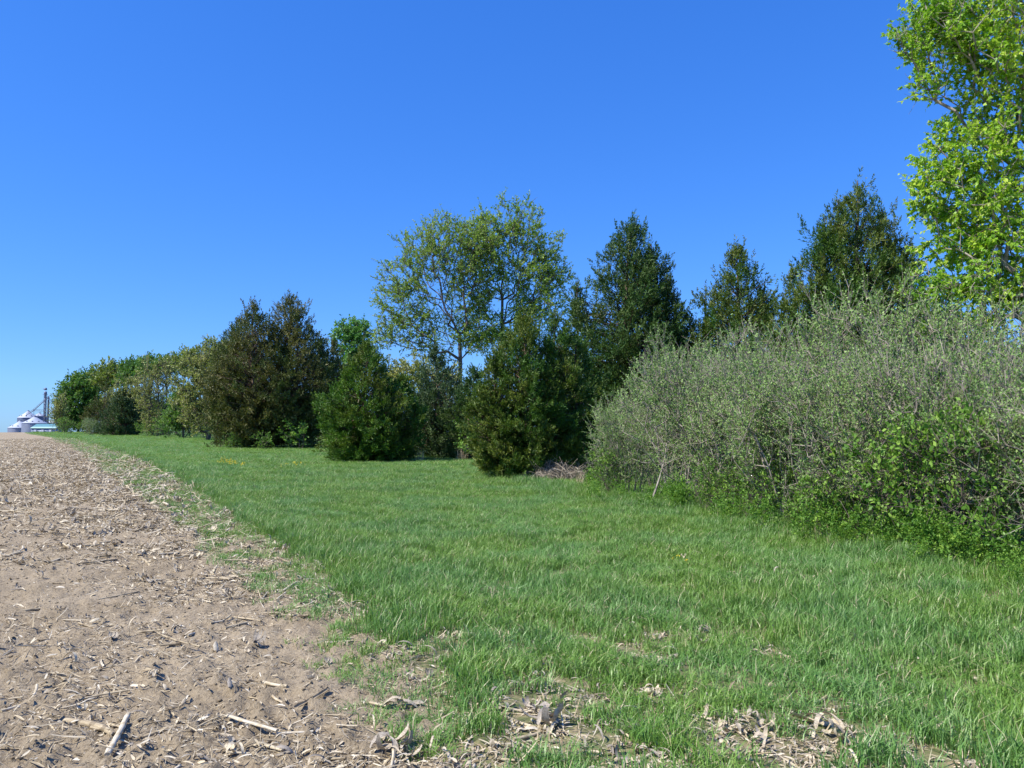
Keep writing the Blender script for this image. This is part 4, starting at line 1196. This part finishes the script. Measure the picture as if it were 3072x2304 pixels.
for i, (px, d, H, lab) in enumerate(under):
    shrub('bush', i, px, None, H, lab, cat='shrub', rz=i * 2.3, d=d, wid=1.5, name='light_blocking_shrub')

rw = np.random.default_rng(91)
foot = np.array([G(*p)[:2] for p in [(1760, 1455), (1830, 1500), (2000, 1525), (2200, 1560), (2420, 1610), (2620, 1650), (2830, 1690), (3072, 1740), (3300, 1800)]])
tt_ = rw.random(85) ** 1.0 * (len(foot) - 1)
ii_ = tt_.astype(int); fr = (tt_ - ii_)[:, None]
pw_ = foot[ii_] * (1 - fr) + foot[ii_ + 1] * fr + rw.normal(size=(85, 2)) * 0.30
sw_ = 0.22 + 0.26 * rw.random(85) ** 1.5
stuff('weeds', [PR['sap'][0]['leaves']], np.column_stack([pw_, height(pw_[:, 0], pw_[:, 1])]), np.column_stack([rw.normal(size=(85, 2)) * 0.1, rw.random(85) * 6.283]),
      np.repeat(sw_[:, None], 3, 1), np.zeros(85, int), 'low leafy weeds along the foot of the thicket', 'weeds')

# ------------------------------------------------------------------ brush pile, leaning stems, dry grass, flowers
def brush_pile():
    rng = np.random.default_rng(61)
    base = G(1665, 1446)
    mb = MB()
    A = []; B = []
    for i in range(420):
        a = rng.random() * 6.283; r = 0.75 * math.sqrt(rng.random())
        p = np.array([math.cos(a) * r * 1.15, math.sin(a) * r * 0.8, 0])
        z = 0.55 * (1 - r / 0.9) * rng.random()
        ln = 0.4 + 0.6 * rng.random()
        t = a + math.pi / 2 + rng.normal() * 0.6
        prev = p + np.array([-math.cos(t) * ln / 2, -math.sin(t) * ln / 2, 0.0])
        for q in range(1, 5):
            u = q / 4
            c = p + np.array([math.cos(t) * ln * (u - 0.5), math.sin(t) * ln * (u - 0.5), z + 0.22 * math.sin(math.pi * u)])
            A.append(prev); B.append(c); prev = c
    for i in range(70):                                   # sticks poking out all round
        a = rng.random() * 6.283; r = 0.7 * rng.random()
        p = np.array([math.cos(a) * r * 1.2, math.sin(a) * r * 0.8, 0.05 + 0.2 * rng.random()])
        q = p + np.array([math.cos(a) * 0.5 + rng.normal() * 0.3, math.sin(a) * 0.4 + rng.normal() * 0.2, 0.1 + 0.55 * rng.random()]) * (0.6 + 0.7 * rng.random())
        A.append(p); B.append(q)
        A.append(p * 0.4 + q * 0.6); B.append(p * 0.4 + q * 0.6 + rng.normal(size=3) * 0.16)
    A = np.array(A); B = np.array(B)
    th = 0.004 + 0.010 * rng.random(len(A)) ** 3
    tubes(mb, A, B, th, th * 0.8, 3, tint=rng.random(len(A)))
    o = mb.build('brush_pile', M['dead_wood'], loc=base)
    tag(o, 'rounded pile of bleached grey brushwood at the foot of the yellowish cedar', 'brush pile')
brush_pile()

def stick(pxa, pya, da, pxb, pyb, db, r, label, name='leaning_stem', mat='dead_wood', forks=3, cat='stem'):
    rng = np.random.default_rng(int(pxa))
    a = P(pxa, pya, da); b_ = P(pxb, pyb, db)
    a[2] = max(a[2], 0.0) if da else a[2]
    root = a.copy()
    mb = MB()
    t = np.linspace(0, 1, 7)
    pts = (b_ - a)[None] * t[:, None] + np.stack([np.sin(t * 3.1) * 0.05, t * 0, np.sin(t * 3.1) * 0.04], 1)
    rr = r * (1 - 0.65 * t)
    tubes(mb, pts[:-1], pts[1:], rr[:-1], rr[1:], 6)
    for q in range(forks):
        s = pts[2 + q]; d = norm((b_ - a)[None])[0] + rng.normal(size=3) * 0.5
        e = s + norm(d[None])[0] * np.linalg.norm(b_ - a) * 0.3
        tubes(mb, s[None], e[None], [r * 0.4], [r * 0.15], 4)
    o = mb.build(name, M[mat], loc=root)
    tag(o, label, cat)
g1 = G(2765, 1660)
stick(2775, 1662, g1[1], 2850, 1470, g1[1], 0.035, 'pale thick stem leaning to the right at the foot of the thicket', mat='pale_bark')
g2 = G(2080, 1500)
stick(2080, 1475, g2[1] - 0.9, 2215, 1425, g2[1] - 0.9, 0.012, 'thin bleached dead branch sticking out in front of the thicket', name='dead_branch', cat='branch')
g3 = G(2945, 1700)
stick(2970, 1700, g3[1], 3025, 1650, g3[1], 0.014, 'short pale stick poking out of the thicket at the bottom right', name='dead_branch', cat='branch')
stick(2445, 1600, G(2445, 1615)[1], 2440, 1470, G(2445, 1615)[1], 0.03, 'grey upright stem standing in front of the thicket shadows', mat='pale_bark')
stick(1960, 1490, G(1960, 1520)[1], 2000, 1330, G(1960, 1520)[1], 0.025, 'slender grey stem in the left part of the thicket', mat='pale_bark')

dg = [grass_patch(rg, 70, 0.25, 0.25, 0.75, 0.008, 0.5, M['straw'], 'dry_grass') for _ in range(3)]
for i, (px, py, s, lab) in enumerate([(1262, 1388, 1.0, 'tuft of tall straw coloured dry grass right of the lone green cedar'), (1385, 1386, 1.1, 'orange tan dry grass tuft in front of the shaded low cedar'),
                                      (1440, 1398, .8, 'thin dry grass tuft at the left foot of the yellowish cedar'), (1830, 1490, .8, 'dry grass tuft at the left foot of the thicket'), (1100, 1376, .9, 'dry grass tuft under the lone green cedar'),
                                      (1740, 1462, .8, 'dry grass tuft right of the brush pile'), (2280, 1575, .6, 'dry grass tuft at the foot of the thicket under the pyramidal cedar'), (2480, 1632, .6, 'dry grass tuft at the thicket foot below the broad cedar')]):
    place('dry_grass_tuft', dg[i % 3], px, py, i * 1.3, lab, 'dry grass', s=s)
M['yellow'] = leafmat('yellow petals', [(0, (0.70, 0.50, 0.02)), (1, (0.85, 0.68, 0.05))], trans=0.2)
def flower_mesh(rng, n_):
    mb = MB()
    x = rng.normal(size=(n_, 2)) * 0.22
    top = np.column_stack([x + rng.normal(size=(n_, 2)) * 0.03, 0.22 + 0.14 * rng.random(n_)])
    tubes(mb, np.column_stack([x, np.zeros(n_)]), top, np.full(n_, 0.004), np.full(n_, 0.003), 3, mat=0)
    k = 7
    c = np.repeat(top, k, axis=0) + rng.normal(size=(n_ * k, 3)) * 0.022
    X, Y, Z = frames(rdirs(n_ * k, rng) + np.array([[0, 0, 1.0]]))
    tv = np.array([[-1, -1, 0], [1, -1, 0], [1, 1, 0.2], [-1, 1, 0.2]], float)
    scatter(mb, tv, np.array([[0, 1, 2, 3]]), c, X, Y, Z, np.full(n_ * k, 0.011), rng.random(n_ * k), 1)
    return mb.mesh('yellow_flowers', [M['bush_leaf'], M['yellow']])
rf = np.random.default_rng(71)
for px, py, n_, s, lab in [(680, 1402, 22, 1.0, 'larger cluster of yellow wildflowers in the grass before the brown cedar'), (712, 1410, 15, .9, 'second cluster of yellow wildflowers just right of the larger one'),
                           (880, 1412, 12, .9, 'thin scattering of yellow wildflowers in front of the lone green cedar'), (2045, 1715, 3, .5, 'single small yellow flower in the grass below the thicket')]:
    place('yellow_wildflowers', flower_mesh(rf, n_), px, py, 0.4, lab, 'wildflowers', s=s)

# ------------------------------------------------------------------ grain bins far away
def metal(name, col, rough=0.45, met=0.6):
    m, n, out = newmat(name)
    tc = n.nodes.new('ShaderNodeTexCoord')
    no = n.nodes.new('ShaderNodeTexNoise'); no.inputs['Scale'].default_value = 0.7; no.inputs['Detail'].default_value = 4
    n.links.new(tc.outputs['Object'], no.inputs['Vector'])
    c = ramp(n, [(0.3, tuple(x * 0.85 for x in col)), (0.7, col)], no.outputs[0])
    b = n.nodes.new('ShaderNodeBsdfPrincipled'); b.inputs['Roughness'].default_value = rough; b.inputs['Metallic'].default_value = met
    n.links.new(c, b.inputs['Base Color']); n.links.new(b.outputs[0], out.inputs[0])
    return m
M['galv'] = metal('galvanised wall', (0.27, 0.31, 0.40), 0.5, 0.5)
M['galv_dark'] = metal('dark galvanised wall', (0.13, 0.17, 0.27), 0.55, 0.3)  # darker, bluer wall tone used on the rear bins
M['roof_w'] = metal('bright metal roof', (0.50, 0.54, 0.60), 0.5, 0.2)
M['teal'] = metal('teal painted steel', (0.13, 0.30, 0.33), 0.5, 0.1)
M['steel'] = metal('grey steel frame', (0.16, 0.19, 0.28), 0.6, 0.2)
DB = 550.0
sB = DB / F3
gz = float(terr(DB))
def ring(r, z, k=40):
    a = np.linspace(0, 2 * np.pi, k, endpoint=False)
    return np.stack([np.cos(a) * r, np.sin(a) * r, np.full(k, z)], 1)
def lathe(mb, prof, k=40, tint=0.5):
    vs = [ring(r, z, k) for r, z in prof]
    v = np.concatenate(vs); f = []
    for i in range(len(prof) - 1):
        for j in range(k): f.append([i * k + j, i * k + (j + 1) % k, (i + 1) * k + (j + 1) % k, (i + 1) * k + j])
    mb.add(v, np.array(f), tint)
def box(mb, c, s):
    c = np.array(c, float); s = np.array(s, float) / 2
    v = np.array([[x, y, z] for x in (-1, 1) for y in (-1, 1) for z in (-1, 1)]) * s + c
    f = np.array([[0, 1, 3, 2], [4, 6, 7, 5], [0, 4, 5, 1], [2, 3, 7, 6], [0, 2, 6, 4], [1, 5, 7, 3]])
    mb.add(v, f)
def grain_bin(x0, x1, eave, apex, label, wall, dy=0.0):
    d = DB + dy
    cx = (x0 + x1) / 2; R = (x1 - x0) / 2 * d / F3
    e = P(cx, eave, d); a = P(cx, apex, d)
    zb = float(terr(d))
    root = thing('grain_bin', (e[0], d, zb), label, 'grain bin')
    he = e[2] - zb; ha = a[2] - zb
    w_ = MB()
    prof = []
    nr = 14
    for i in range(nr):                                  # stacked wall rings, each with a small rib
        z0 = he * i / nr; z1 = he * (i + 1) / nr
        prof += [(R, z0), (R + 0.05, z0 + 0.06), (R, z0 + 0.12)]
    prof += [(R, he)]
    lathe(w_, prof)
    w_.build('wall', M[wall], root, smooth=False)
    r_ = MB(); lathe(r_, [(R + 0.25, he - 0.1), (R * 0.5, he + (ha - he) * 0.52), (R * 0.12, ha), (0.01, ha + 0.1)], 40)
    rf_ = r_.build('roof', M['roof_w'], root)
    c_ = MB(); lathe(c_, [(R * 0.12, ha - 0.05), (R * 0.12, ha + 0.5), (0.01, ha + 0.8)], 16)
    c_.build('cap', M['steel'], rf_)
    v_ = MB()
    for q in range(10):
        an = q * 0.628
        box(v_, (math.cos(an) * R * 0.78, math.sin(an) * R * 0.78, he + (ha - he) * 0.28), (0.6, 0.6, 0.5))
    v_.build('roof_vents', M['steel'], root)
    return root
grain_bin(28, 92, 1283, 1264, 'low wide silver grain bin at the left end of the grain bin group', 'galv', 0)
grain_bin(70, 137, 1269, 1251, 'front middle grain bin with a bright conical roof', 'galv', -25)
grain_bin(56, 112, 1253, 1234, 'tall dark walled grain bin behind the low left one', 'galv_dark', 40)
grain_bin(98, 138, 1248, 1240, 'dark walled grain bin behind, next to the elevator tower', 'galv_dark', 45)
grain_bin(138, 172, 1268, 1262, 'dark low grain bin half hidden behind the hedgerow end', 'galv_dark', 60)
# teal shed
d = DB - 60
a = P(92, 1272, d); b2 = P(172, 1285, d); zb = float(terr(d))
wS = b2[0] - a[0]
root = thing('metal_shed', (a[0], d, zb), 'long low shed with a teal roof in front of the grain bins', 'shed')
mb = MB(); hw = b2[2] - zb; ht = a[2] - zb
box(mb, (wS / 2, 6, hw / 2), (wS - 0.6, 12, hw)); mb.build('wall', M['galv'], root)
mb = MB()
v = np.array([[0, -0.4, hw], [wS, -0.4, hw], [wS, 6, ht], [0, 6, ht], [wS, 12.4, hw], [0, 12.4, hw]])
mb.add(np.concatenate([v, v + [0, 0, 0.15]]), np.array([[6, 7, 8, 9], [9, 8, 10, 11], [0, 3, 2, 1], [3, 5, 4, 2], [0, 1, 7, 6], [5, 11, 10, 4]]))
mb.add(np.array([[0, -0.4, hw], [0, 6, ht], [0, 12.4, hw], [wS, -0.4, hw], [wS, 6, ht], [wS, 12.4, hw]]), np.array([[0, 1, 2], [3, 5, 4]]))
mb.build('roof', M['teal'], root)
for q in range(3):
    mb = MB(); box(mb, (wS * (0.2 + 0.28 * q), -0.34, hw * 0.42), (wS * 0.13, 0.1, hw * 0.8)); mb.build('door', M['steel'], root)
# elevator tower
def tower(px, top, label, wpx=5.0, head=True, dy=0.0):
    d = DB + dy; s = d / F3
    t_ = P(px, top, d); zb = float(terr(d)); H = t_[2] - zb; W = wpx * s / 2
    root = thing('elevator_tower', (t_[0], d, zb), label, 'grain elevator')
    mb = MB()
    A = []; B = []
    for sx in (-1, 1):
        for sy in (-1, 1): A.append((sx * W, sy * W, 0)); B.append((sx * W, sy * W, H * 0.93))
    nl = 12
    for q in range(nl):
        z0 = H * 0.93 * q / nl; z1 = H * 0.93 * (q + 1) / nl
        for (p_, q_) in (((-1, -1), (1, -1)), ((1, -1), (1, 1)), ((1, 1), (-1, 1)), ((-1, 1), (-1, -1))):
            A.append((p_[0] * W, p_[1] * W, z1)); B.append((q_[0] * W, q_[1] * W, z1))
            A.append((p_[0] * W, p_[1] * W, z0)); B.append((q_[0] * W, q_[1] * W, z1))
    A = np.array(A); B = np.array(B)
    tubes(mb, A, B, np.full(len(A), 0.11), np.full(len(A), 0.11), 4)
    mb.build('lattice_frame', M['steel'], root)
    mb = MB(); box(mb, (-W * 0.3, 0, H * 0.46), (0.55, 0.5, H * 0.92)); box(mb, (W * 0.35, 0, H * 0.46), (0.4, 0.5, H * 0.92)); mb.build('elevator_leg', M['steel'], root)
    if head:
        mb = MB(); lathe(mb, [(0.01, H * 0.975), (W * 1.3, H * 0.975), (W * 1.5, H * 1.0), (W * 0.9, H * 1.025), (0.01, H * 1.03)], 12); box(mb, (-W * 1.8, 0, H), (W * 1.6, 1.0, 0.5)); mb.build('head', M['steel'], root)
        mb = MB(); lathe(mb, [(0.01, H * 0.86), (W * 0.9, H * 0.88), (W * 1.5, H * 0.91), (W * 1.3, H * 0.945), (0.01, H * 0.95)], 12); mb.build('distributor', M['steel'], root)
        mb = MB(); box(mb, (-W * 0.4, 0, H * 0.885), (W * 4.6, W * 2.6, 0.2))
        mb.build('platform', M['steel'], root)
    else:
        mb = MB(); lathe(mb, [(0.01, H * 0.92), (W * 1.4, H * 0.95), (W * 1.6, H * 0.99), (0.01, H * 1.02)], 12); mb.build('head', M['steel'], root)
    return root, H
r1, H1 = tower(137, 1167, 'tall lattice elevator tower with a dark head rising over the grain bins', 5.5, True, 10)
r2, H2 = tower(146, 1190, 'second slimmer elevator tower just right of the tall one', 3.0, False, 10)
def spout(parent_px, a, b_, label, r=0.28, truss=True):
    p = P(a[0], a[1], DB + 10); q = P(b_[0], b_[1], DB + 10)
    mb = MB()
    tubes(mb, np.zeros((1, 3)), (q - p)[None], [r], [r], 6)
    if truss:
        u = np.linspace(0, 1, 9)[:, None]
        lo = u * (q - p)[None]; hi = lo + np.array([[0, 0, 1.1]])
        tubes(mb, hi[:-1], hi[1:], np.full(8, .09), np.full(8, .09), 4)
        tubes(mb, lo[:-1], hi[1:], np.full(8, .07), np.full(8, .07), 4)
    o = mb.build('grain_spout', M['steel'], loc=p)
    tag(o, label, 'spout')
spout(0, (145, 1192), (98, 1234), 'long spout slanting down left from the tower to the tall bin')
spout(0, (98, 1234), (78, 1246), 'lower end of the long slanting spout above the left roofs', 0.24)
spout(0, (147, 1194), (158, 1209), 'short spout slanting down right from the second tower', 0.22, False)
spout(0, (147, 1228), (156, 1235), 'small spout low on the right of the second tower', 0.2, False)
mb = MB()
p = P(99, 1232, DB + 10); q = P(134, 1234, DB + 10)
for z in (0, 1.0):
    tubes(mb, np.array([[0, 0, z]]), (q - p)[None] + np.array([[0, 0, z]]), [0.12], [0.12], 4)
for u in np.linspace(0, 1, 8): tubes(mb, ((q - p) * u)[None], ((q - p) * u)[None] + np.array([[0, 0, 1.0]]), [0.07], [0.07], 4)
for u in (0.08, 0.68): tubes(mb, ((q - p) * u)[None], ((q - p) * u)[None] - np.array([[0, 0, 2.6]]), [0.14], [0.14], 4)
tag(mb.build('catwalk', M['steel'], loc=p), 'catwalk bridging from the tall dark bin to the elevator tower', 'catwalk')
mb = MB(); box(mb, (0, 0, 0), (3.2, 2.0, 0.3)); box(mb, (0, 0, 0.9), (3.2, 0.1, 0.1))
for u in (-1.5, 0, 1.5): box(mb, (u, 0, 0.45), (0.1, 0.1, 0.9))
for u in (-1.4, 1.4): box(mb, (u, 0, (-(P(161, 1211, DB)[2] - gz)) / 2), (0.2, 0.2, P(161, 1211, DB)[2] - gz))
tag(mb.build('loading_platform', M['steel'], loc=P(161, 1211, DB + 10)), 'small raised platform on legs right of the elevator towers', 'platform')
